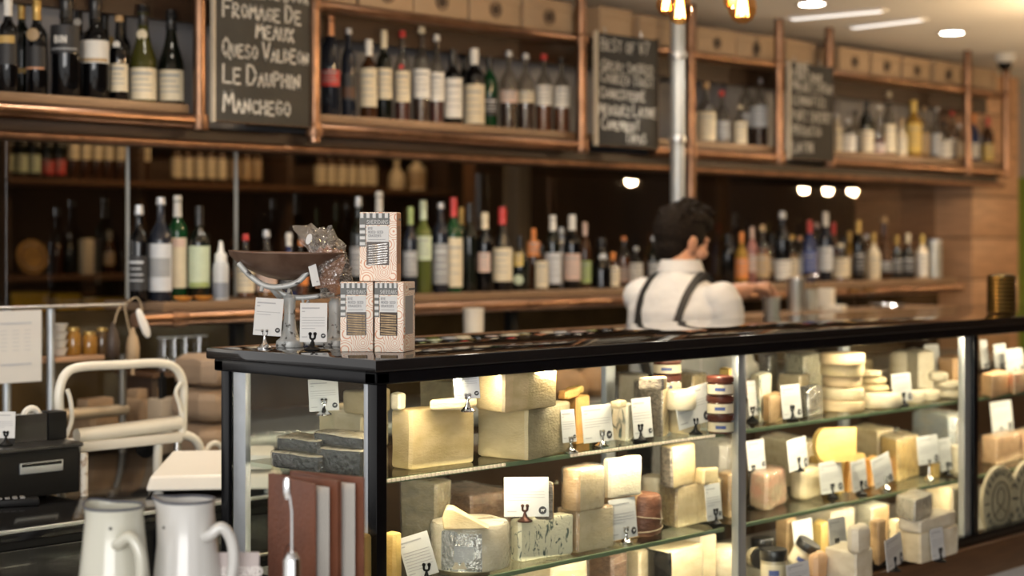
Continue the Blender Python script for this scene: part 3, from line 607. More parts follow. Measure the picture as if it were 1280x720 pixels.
rackrow([(9, 68, 17, 'bordeaux', 'dark', ('palegreen', .12, .44), 'gold', 'rack bottle with pale green label at the photo edge'), (26, 68, 17, 'bordeaux', 'dark', ('palegreen', .12, .44), 'gold', 'second rack bottle with pale green label'), (43, 68, 17, 'bordeaux', 'dark', ('palegreen', .12, .44), 'gold', 'third rack bottle with pale green label, next to red labels'),
 (60, 66, 14, 'bordeaux', 'dark', ('red', .10, .36), 'black', 'rack bottle with red label next to the pale green ones'), (75, 66, 14, 'bordeaux', 'dark', ('red', .10, .38), 'black', 'rack bottle with red label next to the cream ones')]
 + [(x, 60, 13, 'bordeaux', 'brown', ('cream', .44, .86), 'black', 'dark rack bottle with high cream label, %s of seven' % o) for x, o in zip((92, 107, 122, 136, 151, 166, 181), ('first', 'second', 'third', 'fourth', 'fifth', 'sixth', 'last'))]
 + [(x, 54, 13, 'bordeaux', 'brown', ('cream', .14, .60), 'black', 'rack bottle with low cream label, %s in the second pane' % o) for x, o in zip((221, 235, 249, 263, 277), ('first', 'second', 'third', 'fourth', 'fifth'))]
 + [(x, 54, 12, 'bordeaux', 'brown', ('tan', .14, .60), 'black', 'rack bottle with tan label, %s past the second glass joint' % o) for x, o in zip((294, 308, 321), ('first', 'second', 'third'))]
 + [(x, 50, 14, 'bordeaux', 'brown', ('cream', .10, .56), 'black', 'rack bottle with cream label above the cracker bag, %s of six' % o) for x, o in zip((400, 413, 426, 439, 452, 464), ('first', 'second', 'third', 'fourth', 'fifth', 'last'))]
 + [(496, 44, 22, 'round', 'cream', None, 'cream', 'round pale jug like bottle on the wine rack'), (521, 48, 24, 'squat', 'cream', ('tan', .1, .5), 'cork', 'broad pale bottle last on the wine rack')], ZR1)
rackrow([(8, 60, 12, 'bordeaux', 'silver', ('grey', .1, .5), 'silver', 'pale bottle beside the round plaque on the rack'), (72, 50, 12, 'bordeaux', 'brown', None, 'black', 'dark bottle right of the round plaque on the rack'), (87, 50, 12, 'bordeaux', 'dark', None, 'silver', 'silver necked bottle right of the round plaque on the rack'), (137, 54, 14, 'spirit', 'brown', ('tan', .2, .5), 'cream', 'brown bottle right of the white box on the rack')], ZR2)
p = on_Y(40, 308, 7.72); t = thing('round_plaque', 'round golden wooden plaque leaning on the wine rack', 'plaque', (p.x, 7.72, ZR2 + .002), 0)
o = MB().lathe([(0, -.008), (.086, -.008), (.09, -.004), (.09, .004), (.086, .008), (0, .008)], 28).build('disc', M('gold_wood', (.42, .24, .06), .5, var=.5, scale=12), t); o.rotation_euler = (R(82), 0, 0); o.location = (0, 0, .091)
o2 = MB().lathe([(.058, .008), (.064, .011), (.07, .008)], 28, cap=False).build('ring', walnut, o)
p = on_Y(108, 300, 7.76); t = tag(MB().bbox((-.03, -.03, 0), (.03, .03, .19), .006).build('white_carton', M('carton_ivory', (.60, .54, .42), .6, var=.1), loc=(p.x, 7.76, ZR2)), 'narrow ivory carton standing on the lower rack board', 'box')
yel = M('yellow_carton', (.62, .40, .03), .55, var=.2)
for px, w_, h_, lab in ((26, .20, .13, 'larger yellow crate low on the wine rack'), (74, .13, .12, 'narrow yellow crate low on the wine rack'), (120, .24, .09, 'flat yellow crate low on the wine rack')):
    p = on_Y(px, 300, 7.76); t = thing('yellow_crate', lab, 'crate', (p.x, 7.76, .95)); MB().bbox((-w_/2, -.1, 0), (w_/2, .1, .26 + h_), .008).build('body', yel, t)
    MB().bbox((-w_/2 - .005, -.105, .24 + h_), (w_/2 + .005, .105, .262 + h_), .004).build('rim', yel, t)
# ------------------------------------------------------------------ cheese materials
def cheese(name, col, col2=None, bump=.25, bscale=110, scale=16, rough=.5, **k):
    return M('cheese_' + name, col, rough, col2=col2 or tuple(c * .84 for c in col), scale=scale, stretch=(1, 1, 2.2), contrast=(.36, .6), bump=bump, bscale=bscale, **k)
C = {'butter': cheese('butter', (.66, .51, .28), (.55, .41, .20)), 'pale': cheese('pale', (.70, .57, .34), (.60, .47, .26)), 'ivory': cheese('ivory', (.70, .59, .39), (.60, .49, .30)),
     'white': cheese('white', (.73, .66, .51), (.64, .56, .41)), 'orange': cheese('orange', (.72, .40, .13), (.60, .31, .09)), 'golden': cheese('golden', (.74, .52, .18), (.66, .44, .14)),
     'rind_grey': cheese('rind_grey', (.36, .30, .18), (.24, .20, .12), .35, 90, 14), 'rind_tan': cheese('rind_tan', (.50, .33, .17), (.36, .23, .11), .3, 90, 14), 'rind_brown': cheese('rind_brown', (.24, .13, .07), (.13, .07, .04), .4, 80, 20),
     'bloom': cheese('bloom', (.76, .67, .50), (.64, .55, .38), .3, 110, 20), 'peach': cheese('peach', (.72, .46, .26), (.64, .38, .19)), 'red': cheese('red', (.24, .105, .06), (.12, .05, .03), .3, 70, 16),
     'wax': cheese('wax', (.012, .012, .012), (.03, .028, .025), .25, 40, 10, rough=.25), 'crust': cheese('crust', (.33, .28, .22), (.13, .11, .09), .5, 120, 60), 'basket': cheese('basket', (.46, .34, .16), (.30, .20, .09), .6, 200, 60),
     'wood': M('cheese_box_wood', (.66, .50, .30), .6, var=.2, scale=14, stretch=(1, 1, 9)), 'pinkfilm': cheese('pinkfilm', (.62, .32, .22), (.55, .42, .28), .5, 40, 12, rough=.2)}
def veined(name, base, vein, sc, lo, hi):
    m = cheese(name, base); nt = m.node_tree; b = nt.nodes['Principled BSDF']; L = nt.links.new
    tc = nt.nodes.new('ShaderNodeTexCoord'); mp = nt.nodes.new('ShaderNodeMapping'); mp.inputs['Scale'].default_value = (1, 1, .45); L(tc.outputs['Object'], mp.inputs['Vector'])
    n = nt.nodes.new('ShaderNodeTexNoise'); n.inputs['Scale'].default_value = sc; n.inputs['Detail'].default_value = 3; n.inputs['Distortion'].default_value = 1.2; L(mp.outputs[0], n.inputs['Vector'])
    cr = nt.nodes.new('ShaderNodeValToRGB'); cr.color_ramp.elements[0].position = lo; cr.color_ramp.elements[1].position = hi
    cr.color_ramp.elements[0].color = (*vein, 1); cr.color_ramp.elements[1].color = (*base, 1); L(n.outputs['Fac'], cr.inputs['Fac']); L(cr.outputs[0], b.inputs['Base Color']); return m
C['blue'] = veined('blue', (.70, .66, .48), (.07, .10, .085), 95, .355, .42)
C['roquefort'] = veined('roquefort', (.74, .70, .56), (.12, .17, .16), 38, .36, .45)
foil = M('silver_foil', (.72, .71, .68), .22, .85, var=.25, scale=30, bump=.9, bscale=70)
wrap = M('waxed_wrap', (.70, .64, .50), .3, var=.15, scale=10, bump=.5, bscale=35, coat=.3)
clearwrap = film
# ------------------------------------------------------------------ shapes
def loft(mb, poly, sides, h, r, seed, wob, dome=0.0, lean=(0, 0), mimap=None, zr=None):
    c = Vector((sum(p[0] for p in poly) / len(poly), sum(p[1] for p in poly) / len(poly))); n = len(poly)
    ext = max((Vector(p) - c).length for p in poly); r = min(r, h * .3)
    levels = [(0, r), (r * .4, r * .25), (r, 0), (h * .35, 0), (h * .65, 0), (h - r, 0), (h - r * .4, r * .25), (h, r), (h + dome * .7, ext * .45 + r), ]
    vs = []; fs = []; mi = []
    for li, (z, ins) in enumerate(levels):
        for p in poly:
            d = Vector(p) - c; s_ = max(0, 1 - ins / max(d.length, 1e-5)); q = c + d * s_
            nv = noise.noise_vector(Vector((q.x * 16 + seed, q.y * 16, z * 16))) * wob + noise.noise_vector(Vector((q.x * 50 + seed, q.y * 50, z * 50))) * wob * .4
            t = z / h
            vs.append((q.x + nv.x + lean[0] * t, q.y + nv.y + lean[1] * t, max(0, z + (nv.z if z > 0 else 0))))
    for l in range(len(levels) - 1):
        for i in range(n):
            fs.append((l*n+i, l*n+(i+1) % n, (l+1)*n+(i+1) % n, (l+1)*n+i)); 
            mi.append(mimap(sides[i]) if l < 6 else mimap('T'))
    k = len(levels) - 1
    fs.append(tuple(k*n+i for i in range(n))); mi.append(mimap('T')); fs.append(tuple(reversed(range(n)))); mi.append(0)
    mb.add(vs, fs, mi)
def footprint(corners, bul, rc, n=5):
    """corners in order with a bulge per edge; returns rounded, subdivided outline and the edge id of every point"""
    pts = []; sd = []; m = len(corners); cen = sum(corners, Vector((0, 0))) / m
    for i in range(m):
        a, b = corners[i], corners[(i+1) % m]; e = b - a; L_ = e.length
        if L_ < 1e-5: continue
        nn = Vector((e.y, -e.x)).normalized(); 
        if nn.dot((a + b) / 2 - cen) < 0: nn = -nn
        t0 = min(.3, rc / L_)
        for k in range(n + 1):
            t = t0 + (1 - 2 * t0) * k / n
            pts.append(a + e * t + nn * bul[i] * 4 * t * (1 - t)); sd.append(i)
    return pts, sd
NC = [0]; TOPZ = {}
def block(name, label, p0, pL, pR, ytop, zb, paste='ivory', rind=None, rsides='', bulR=0.0, bulL=0.0, bulB=0.0, wob=.0022, rc=.006, cat='cheese', group='cheeses in the display case', tri=False, key=None, film_=False, lean=(0, 0), dome=0.0, dscale=1.0):
    """near corner p0, left corner pL, right corner pR as pixels on the plane z=zb"""
    NC[0] += 1
    if isinstance(zb, str): zb = TOPZ[zb]
    A, Lp, Rp = on_Z(*p0, zb), on_Z(*pL, zb), on_Z(*pR, zb); h = (p0[1] - ytop) * dep(A) / F
    vl = (Lp - A) * dscale; vr = (Rp - A) * dscale
    crn = [Vector((0, 0)), vr.xy] + ([] if tri else [vl.xy + vr.xy]) + [vl.xy]
    bul = [bulR] + ([bulB] if tri else [bulB, bulB]) + [bulL]
    cen = sum(crn, Vector((0, 0))) / len(crn); crn = [q - cen for q in crn]
    pts, sd = footprint(crn, bul, rc); names = 'R' + ('B' if tri else 'BB') + 'L'
    mb = MB(); mm = [C.get(paste, foil if paste == 'foil' else wrap), C.get(rind, C['ivory'])]
    loft(mb, pts, [names[s] for s in sd], h, rc, NC[0] * 3.7, wob, dome, lean, lambda q: 1 if rind and q in rsides else 0)
    loc = (A.x + cen.x, A.y + cen.y, zb + .0006)
    if film_:
        t = thing(name, label, cat, loc, 0, group); mb.build('cheese_body', mm, t)
        m2 = MB(); p2, s2 = footprint([q * 1.05 for q in crn], [b * 1.05 + .002 for b in bul], rc, 8)
        loft(m2, p2, ['x'] * len(p2), h * 1.03, rc, NC[0] * 5.1, .0022, dome, lean, lambda q: 0); m2.build('film_wrap', film, t)
    else: t = tag(mb.build(name, mm, None, loc=loc), label, cat, group)
    if key: TOPZ[key] = zb + h + .0012 + dome
    return t
def wheel(name, label, cx, cy, rpx, hpx, zb, mat='bloom', top=None, wob=.02, cat='cheese', group='cheeses in the display case', key=None, rnd=.3, depthy=None, sy=1):
    """cx,cy: pixel of the middle of the foot; radius and height in pixels"""
    NC[0] += 1
    if isinstance(zb, str): zb = TOPZ[zb]
    p = on_Z(cx, cy, zb); k = dep(p) / F; r = rpx * k; h = hpx * k; e = min(r, h) * rnd
    pr = [(r - e, 0), (r - e * .3, e * .3), (r, e), (r, h - e), (r - e * .3, h - e * .3), (r - e, h), (r * .5, h + e * .05), (0, h + e * .05)]
    mb = MB().lathe(pr, 30, jit=wob, sy=sy); mb.v = [v + noise.noise_vector(v * 22 + Vector((NC[0], 0, 0))) * wob * .05 for v in mb.v]
    for v in mb.v: v.z = max(v.z, 0)
    o = mb.build(name, C.get(mat, foil if mat == 'foil' else wrap), None, loc=(p.x, p.y, zb + .0006)); tag(o, label, cat, group)
    if key: TOPZ[key] = zb + h + .001 + e * .05
    return o
# ------------------------------------------------------------------ price cards on little clip stands
def card(label, x0, x1, yt, yb, zb, hx=None, hy=None, metal='black', yaw=None, roll=0, logo=True, group='price cards in the display case', lines=4, text=None):
    if isinstance(zb, str): zb = TOPZ[zb]
    hx = (x0 + x1) / 2 if hx is None else hx; hy = yb + 8 if hy is None else hy
    B = on_Z(hx, hy, zb); D = dep(B); k = D / F; u = (hx - CX) / F
    if yaw is None: yaw = 0.0; wd = (x1 - x0) * k / (SA - u * CA)
    else: wd = (x1 - x0) * k / math.cos(yaw - FACE)
    ht = (yb - yt) * k
    t = thing('price_card', label, 'price card', B + Vector((0, 0, .0006)), yaw, group)
    zc = CAMZ - ((yt + yb) / 2 - HY) * k - zb; xo = ((x0 + x1) / 2 - hx) * k / max(.5, math.cos(yaw - FACE))
    cd_ = MB().bbox((-wd/2, -.0008, -ht/2), (wd/2, .0008, ht/2), .0006).build('card', paper, t, smooth=False); cd_.location = (xo, 0, zc); cd_.rotation_euler = (R(-6), R(roll), 0)
    pm = MB(); rr = random.Random(int(x0 * 7 + yt))
    if text: letters(pm, text, -wd * .43, ht * .35, ht * .065, ht * .011, y=-.0009, gap=.3, thick=.0003)
    else: pm.box((-wd*.43, -.0014, ht*.35), (-wd*.43 + wd * rr.uniform(.55, .75), -.0006, ht*.385))
    pm.box((-wd*.43, -.0014, ht*.27), (-wd*.32, -.0006, ht*.295))
    for q in range(lines):
        z = ht * (.12 - .07 * q); pm.box((-wd*.43, -.0014, z), (-wd*.43 + wd * (.84 if q < lines - 1 else .5), -.0006, z + ht * .014))
    pm.box((-wd*.43, -.0014, -ht*.38), (-wd*.22, -.0006, -ht*.355))
    pm.build('printed_text', ink, cd_, smooth=False)
    if logo:
        lg = MB().lathe([(0, .0012), (wd * .088, .0012), (wd * .09, 0)], 18).build('cow_logo', inkdark, cd_); lg.location = (wd * .36, -.0009, -ht * .34); lg.rotation_euler = (R(90), 0, 0)
        cw = MB(); s_ = wd * .05
        cw.box((-s_*.7, -.0006, -s_*.1), (s_*.5, 0, s_*.45)); cw.box((s_*.45, -.0006, s_*.2), (s_*.95, 0, s_*.6))
        cw.box((-s_*.65, -.0006, -s_*.6), (-s_*.4, 0, 0)); cw.box((s_*.2, -.0006, -s_*.6), (s_*.45, 0, 0))
        cb = cw.build('cow', paper, cd_, smooth=False); cb.location = (wd * .36, -.0021, -ht * .34)
    hm = {'black': blackmat, 'chrome': chrome, 'bronze': M('dark_bronze', (.08, .035, .025), .35, .7, var=.2)}[metal]
    zf = zc - ht / 2 + ht * .10; g = ht * .10
    st = MB().lathe([(.017, 0), (.0175, .003), (.012, .006), (.006, .012), (.0032, .02), (.0026, max(.024, zf - g))], 14).build('stand', hm, t)
    st.location = (0, -.004, 0); zt_ = max(.024, zf - g)
    cl = MB()
    for s_ in (-1, 1):
        cl.tube(smoothpath([(0, 0, zt_), (s_ * g * .55, 0, zt_ + g * .25), (s_ * g * .62, 0, zt_ + g * 1.3)], 4), .0026, 8)
        cl.lathe([(0, -.0042), (.003, -.003), (.0042, 0), (.003, .003), (0, .0042)], 8, (s_ * g * .62, 0, zt_ + g * 1.35))
    cl.build('clip', hm, st)
    return t
Z1, Z2, Z3 = ZS1, ZS2, ZD
# ===================== upper shelf, first bay
block('cheese_block', 'big smooth yellow cheese block nearest the case corner', (513, 588), (488, 584.5), (594, 577.5), 514, Z1, 'butter', wob=.002, key='A')
block('cheese_wedge', 'quarter wheel with grey brown rind under another block', (658, 576.5), (596, 570), (713, 563), 512, Z1, 'pale', 'rind_grey', 'RT', bulR=.008, key='B', dscale=1)
block('cheese_block', 'large yellow cheese block stacked on the grey rinded quarter', (629, 517), (594, 511.5), (697, 508), 464.5, 'B', 'pale', 'butter', 'R', key='Cc')
block('cheese_offcut', 'flat pale cheese offcut lying on the corner block', (585, 513), (535, 513), (597, 508), 500, 'A', 'ivory', tri=True)
block('cheese_piece', 'small white cheese piece at the corner post', (500, 514), (487, 513), (508, 511.5), 493, 'A', 'white', wob=.002)
card('tall price card on chrome stand on top of the corner block', 567, 599, 460, 499, 'A', 584, 514.5, 'chrome', yaw=FACE + .25, roll=-3)
block('cheese_block', 'orange cheese block with two sticks on top', (722, 556), (698, 551), (738, 552), 497, Z1, 'orange', key='D')
block('cheese_stick', 'nearer orange cheese stick lying on the orange block', (709, 500), (697, 499), (726, 496), 489, 'D', 'orange')
block('cheese_stick', 'farther orange cheese stick lying on the orange block', (715, 494), (706, 493.2), (731, 491), 485.5, 'D', 'golden')
card('price card edge on behind the grey rinded quarter', 702, 719, 512, 553, Z1, 712, 566, 'chrome')
card('price card on chrome stand in front of the crumbly cheese', 728, 765, 506, 552, Z1, 751, 558, 'chrome')
block('cheese_piece', 'crumbly pale cheese between two price cards on the upper shelf', (785, 552), (760, 549), (793, 549.5), 507, Z1, 'roquefort', wob=.004, key='G')
block('cheese_piece', 'ragged cream chunk resting on the crumbly cheese', (775, 512), (762, 511), (785, 509), 503, 'G', 'ivory', wob=.003)
card('slanting price card on black stand beside the herb crusted wedge', 791, 815, 498, 548, Z1, 799, 551, 'black')
block('cheese_wedge', 'tall wedge with grey herb crust wrapped in film', (828, 547), (793, 540), (836, 543), 482, Z1, 'crust', 'pale', 'R', film_=True, key='I')
block('cheese_wedge', 'triangular wedge with crusted side on top of the herb wedge', (829, 489), (796, 487), (834, 486.5), 473, 'I', 'crust', 'pale', 'RT', tri=True)
block('wrapped_cheese', 'film wrapped pale cheese behind the slanting card', (800, 535), (772, 531), (812, 532), 470, Z1, 'white', film_=True)
card('large price card tilted back on black stand near the jar stack', 845, 886, 484, 532, Z1, 868, 543, 'black', roll=-7)
wheel('cheese_round', 'plain pale cheese disc behind the tilted card', 855, 541, 20, 30, Z1, 'ivory', key='L')
wheel('cheese_round', 'second pale cheese disc stacked on the plain one', 851, 513, 19, 26, 'L', 'white')
jarglass = M('jar_relish', (.09, .03, .018), .15, var=.3, coat=.4); lidm = M('jar_lid_red', (.13, .035, .022), .35, .1, var=.2)
def flatjar(label, cx, cy, rpx, hpx, zb, key=None, lidmat=None, group='squat jars in the display case', bodymat=None, tilt=None):
    if isinstance(zb, str): zb = TOPZ[zb]
    p = on_Z(cx, cy, zb); k = dep(p) / F; r, h = rpx * k, hpx * k
    t = thing('jar', label, 'jar', (p.x, p.y, zb + .0006), FACE, group)
    MB().lathe([(r*.9, 0), (r*.97, h*.05), (r*.97, h*.62), (r*.9, h*.7)], 22).build('jar_body', bodymat or jarglass, t)
    MB().lathe([(r, h*.68), (r*1.02, h*.7), (r*1.02, h*.96), (r*.96, h), (0, h)], 22).build('lid', lidmat or lidm, t)
    l = MB().lathe([(r*.985, h*.1), (r*.985, h*.58)], 16, a0=-170, a1=-10, cap=False).build('label', LM('cream'), t)
    MB().lathe([(r*.99, h*.25), (r*.99, h*.42)], 10, a0=-120, a1=-75, cap=False).build('label_print', LM('blue'), l)
    if tilt: t.rotation_euler = tilt
    if key: TOPZ[key] = zb + h + .001
    return t
flatjar('bottom jar of the relish jar stack by the steel upright', 901, 541, 17, 24, Z1, 'j1'); flatjar('middle jar of the relish jar stack', 900, 518, 17, 24, 'j1', 'j2'); flatjar('top jar of the relish jar stack', 900, 494, 17, 24, 'j2')
flatjar('lowest relish jar in the rear stack behind the herb wedge', 834, 533, 18, 24, Z1 , 'j3'); flatjar('middle relish jar in the rear stack behind the herb wedge', 834, 511, 18, 22, 'j3', 'j4'); flatjar('upper relish jar in the rear stack behind the herb wedge', 834, 490, 18, 22, 'j4', 'j5'); flatjar('topmost relish jar with white label under the case top', 834, 468, 18, 22, 'j5')
block('cheese_wedge', 'yellow wedge standing against the steel upright', (913, 532), (898, 529), (919, 530), 462, Z1, 'golden', wob=.002)
# things seen through the end pane
card('price card seen through the end pane of the case', 386, 423, 474, 514, Z1 + .11, 405, 519, 'chrome', yaw=FACE + .1, roll=-3)
block('cheese_block', 'long beige cheese block behind the end pane', (452, 566), (398, 556), (486, 557), 518, Z1, 'ivory', key='E1')
block('cheese_block', 'cream cheese brick on the long beige block', (458, 520), (428, 517), (489, 514), 491, 'E1', 'pale')
greywrap = M('dark_film_wrap', (.06, .06, .065), .22, var=.4, scale=12, bump=.6, bscale=50, coat=.4)
for (p0, pL, pR, yt, zb, kk, lab) in (((400, 592), (338, 584), (425, 586), 571, Z1 - .0, 'w1', 'dark film wrapped wedge with crest, lower one at the end pane'), ((452, 597), (390, 589), (472, 590), 565, Z1, 'w2', 'dark film wrapped wedge with crest beside the corner post'), ((398, 569), (345, 562), (425, 563), 552, 'w1', 'w3', 'upper dark film wrapped wedge behind the menus'), ((455, 563), (392, 556), (474, 557), 547, 'w2', None, 'upper dark film wrapped wedge with red sticker')):
    t = block('wrapped_wedge', lab, p0, pL, pR, yt, zb, 'wax', 'white', 'T', wob=.003, tri=False, cat='cheese', film_=True, key=kk)
# ===================== lower shelf, first bay
wheel('wrapped_truckle', 'round cheese truckle with silver foil band under clear film', 588, 708, 49, 58, Z2, 'white', wob=.04, key='T', rnd=.12)
tp = on_Z(580, 660, TOPZ['T']); tk = dep(tp) / F; wm = MB(); pf = [(-25, 0), (32, 0), (8, 12), (-14, 25), (-22, 26), (-27, 14)]
wm.add([(x * tk, -.03 + .012 * (x > 0), z * tk) for x, z in pf] + [(x * tk, .035, z * tk) for x, z in pf], [tuple(range(6)), tuple(reversed(range(6, 12)))] + [(i, 6 + i, 6 + (i + 1) % 6, (i + 1) % 6) for i in range(6)])
wt = tag(wm.build('cheese_wedge', C['pale'], None, loc=tp + Vector((0, 0, .001))), 'pointed pale wedge lying on the foil wrapped truckle', 'cheese', 'cheeses in the display case'); wt.rotation_euler = (0, 0, FACE)
bvw = wt.modifiers.new('soft', 'BEVEL'); bvw.width = .003; bvw.segments = 2
tq = [o for o in bpy.data.objects if o.name.startswith('wrapped_truckle')][0]; rt = 49 * dep(tq.location) / F
lbm = MB().lathe([(rt * 1.015, .025), (rt * 1.02, .06)], 8, a0=-112 + math.degrees(FACE), a1=-84 + math.degrees(FACE), cap=False).build('paper_label', LM('silver'), tq)
MB().lathe([(rt * 1.005, .004), (rt * 1.012, .02), (rt * 1.012, .085), (rt * .97, .096)], 20, a0=-135 + math.degrees(FACE), a1=-72 + math.degrees(FACE), cap=False, jit=.015).build('foil_band', foil, tq)
fs_ = MB().lathe([(rt * 1.0, .001), (rt * 1.05, .006), (rt * 1.045, .088), (rt * .99, .103), (rt * .6, .1045), (rt * .2, .1045)], 26, jit=.05, cap=False); fs_.v = [v + noise.noise_vector(v * 60) * .003 for v in fs_.v]; fs_.build('film_wrap', film, tq)
card('tilted price card leaning beside the foil truckle', 503, 542, 668, 722, Z2, 533, 727, 'black', roll=-16, yaw=FACE + .1, logo=False, lines=7)
block('blue_cheese', 'blue veined cheese block with flat top on the lower shelf', (650, 703), (636, 700), (718, 692), 652, Z2, 'blue', 'blue', '', wob=.0018, key='BL')
card('wide price card on bronze stand on top of the blue cheese', 630, 686, 597, 646, 'BL', 656, 652, 'bronze', yaw=FACE + .05, text='RODIN RIVER')
block('cheese_slab', 'upright rind slab behind the wide price card', (690, 651), (668, 649.5), (693, 650), 603, 'BL', 'crust', 'rind_tan', 'R', wob=.002)
block('cheese_block', 'pale block with tan rind under a smaller block', (722, 692), (695, 686), (768, 683), 640, Z2, 'ivory', 'rind_tan', 'LT', film_=True, key='PB')
block('cheese_block', 'small pale block stacked with rounded rind side', (724, 641), (702, 637), (757, 634), 588, 'PB', 'ivory', 'rind_tan', 'LT', bulL=.006, film_=True)
block('cheese_block', 'very white cheese block stacked behind', (760, 679), (748, 676), (805, 670), 622, Z2, 'rind_tan', key='WB0')
block('cheese_block', 'smooth white block on top of the tan one', (762, 624), (752, 622), (803, 618), 575, 'WB0', 'white')
card('price card on chrome stand in front of the red brown cheese', 762, 795, 623, 673, Z2, 781, 679, 'chrome')
wheel('cheese_round', 'red brown cheese tied with pale twine', 803, 668, 24, 52, Z2, 'red', wob=.04, key='RB')
tw = MB(); pT = on_Z(803, 668, Z2); kT = dep(pT) / F
for zz, tl in ((.018, .006), (.045, -.008)): tw.tube([(pT.x + 25.5*kT*math.cos(R(a)), pT.y + 25.5*kT*math.sin(R(a)), Z2 + zz + tl * math.cos(R(a))) for a in range(0, 360, 20)], .0012, 6, closed=True)
for s_ in (0, 90): tw.tube([(pT.x + 25.6*kT*math.cos(R(a))*math.cos(R(s_ + 20)), pT.y + 25.6*kT*math.cos(R(a))*math.sin(R(s_ + 20)), Z2 + .045 + (.055 if math.sin(R(a)) > 0 else .043) * math.sin(R(a))) for a in range(0, 360, 20)], .0012, 6, closed=True)
ob_ = bpy.data.objects[[o.name for o in bpy.data.objects if o.get('label', '').startswith('red brown cheese tied')][0]]
tw.v = [v - Vector(ob_.location) for v in tw.v]; tw.build('twine', M('twine', (.62, .50, .34), .8, var=.2), ob_)
wheel('cheese_round', 'white bloomy round behind the red brown cheese', 818, 650, 17, 56, Z2, 'bloom', wob=.03)
block('cheese_block', 'large basket rinded block carrying a smaller wedge', (846, 661), (824, 653), (902, 648), 610, Z2, 'pale', 'basket', 'L', bulL=.006, key='BK', film_=True)
block('cheese_wedge', 'small wedge with mossy rind on the basket rinded block', (840, 612), (825, 607), (870, 604), 560, 'BK', 'pale', 'crust', 'L', bulL=.005)
block('cheese_slice', 'sloping slice lying behind the mossy wedge', (880, 607), (868, 604), (899, 602), 588, 'BK', 'pale', tri=True)
card('price card on black stand before the basket rinded block', 882, 901, 605, 650, Z2, 893, 655, 'black')
printfilm = veined('printed_bag', (.72, .68, .62), (.55, .06, .04), 14, .30, .33)
C['printbag'] = printfilm
block('wrapped_cheese', 'white bag with red print at the back of the lower shelf', (905, 632), (812, 612), (935, 624), 556, Z2, 'printbag', wob=.006, rc=.02, film_=True)
block('wrapped_cheese', 'brown film wrapped cheese beside the steel upright', (912, 648), (896, 643), (925, 644), 594, Z2, 'rind_tan', film_=True, wob=.003)
# yellow tubs seen low through the end pane
block('cheese_tub', 'mustard yellow block low behind the menus', (452, 762), (400, 750), (476, 750), 674, Z2, 'golden')
block('cheese_slab', 'yellow slab just inside the corner post', (493, 736), (478, 733), (504, 733), 668, Z2, 'golden')
# ===================== deck, first bay
block('black_waxed_wheel', 'black waxed half wheel showing its pale cut face', (838, 748), (806, 738), (880, 736), 690, Z3, 'ivory', 'wax', 'L', bulL=.02, key='BW')
block('cheese_wedge', 'white lidded wedge with paper label on the waxed wheel', (878, 734), (826, 724), (896, 728), 671, Z3, 'white', 'ivory', 'R', wob=.002)
for (p0, pL, pR, yt, m_, lab) in (((690, 775), (610, 758), (735, 764), 708, 'ivory', 'wide dim cheese block on the deck under the blue cheese'), ((765, 752), (700, 738), (785, 747), 695, 'rind_brown', 'brown rinded block on the deck under the tied cheese'), ((800, 745), (760, 735), (822, 739), 690, 'ivory', 'pale round edged block on the deck beside the waxed wheel')):
    block('cheese_block', lab, p0, pL, pR, yt, Z3, m_, film_=True)
wheel('cheese_round', 'pale domed round on the deck behind the waxed wheel', 905, 722, 26, 40, Z3, 'bloom')
# ===================== upper shelf, second bay
card('price card edge at the steel upright, upper shelf', 935, 946, 476, 520, Z1, 939, 527, 'black')
block('cheese_wedge', 'pale mottled wedge behind the first card of the middle bay', (950, 527), (938, 523), (965, 522), 470, Z1, 'roquefort', wob=.002)
block('cheese_block', 'tan box shaped cheese low on the upper shelf, middle bay', (962, 530), (953, 527), (980, 525), 496, Z1, 'rind_tan', key='TB')
card('price card beside the silver foil piece', 977, 1001, 481, 523, Z1, 989, 525, 'black')
block('foil_cheese', 'small cheese wrapped in crumpled silver foil', (1010, 522), (999, 519), (1029, 517), 486, Z1, 'foil', wob=.003)
block('blue_cheese', 'blue mould block in clear film at the back of the upper shelf', (1005, 511), (981, 506), (1028, 505), 446, Z1, 'blue', film_=True)
block('cheese_wedge', 'pale wedge in film leaning before the blue mould block', (1000, 514), (972, 510), (1012, 511), 470, Z1, 'ivory', tri=True, film_=True)
block('wrapped_cheese', 'silver grey film pack at the back near the upright', (962, 508), (948, 505), (972, 505), 444, Z1, 'foil', wob=.003)
zc_ = Z1
for i, (r_, hh, m_) in enumerate(((27, 13, 'wood'), (27, 15, 'ivory'), (24, 13, 'wood'), (27, 16, 'pale'), (28, 14, 'wood'))):
    nm = ('lowest', 'second', 'middle', 'fourth', 'topmost')[i]
    wheel('cheese_round', '%s round of the pale five high stack in the middle bay' % nm, 1053, 513 - [0, 14, 30, 43, 58][i], r_, hh, zc_, m_, wob=.008, key='st%d' % i, rnd=.2); zc_ = 'st%d' % i
wheel('brie', 'big white brie wheel low beside the five high stack', 1100, 509, 27, 18, Z1, 'bloom', key='br')
wheel('cheese_round', 'pale yellow disc resting on the big brie', 1094, 489, 18, 8, 'br', 'pale', key='br2', rnd=.45)
wheel('cheese_round', 'upper pale yellow disc on the big brie', 1092, 480, 16, 9, 'br2', 'pale', key='br3', rnd=.45)
wheel('cheese_round', 'small pale disc topping the brie pile', 1089, 471, 13, 8, 'br3', 'ivory', rnd=.45)
wheel('goat_cheese', 'white goat cheese drum behind the brie pile', 1130, 489, 18, 50, Z1, 'bloom')
block('cheese_block', 'chalk white cheese block at the back behind the cards', (1148, 494), (1122, 488), (1168, 489), 442, Z1, 'white')
card('price card in front of the big brie', 1115, 1139, 467, 502, Z1, 1128, 507, 'black')
card('price card before the chalk white block', 1142, 1164, 446, 482, Z1, 1152, 491, 'black')
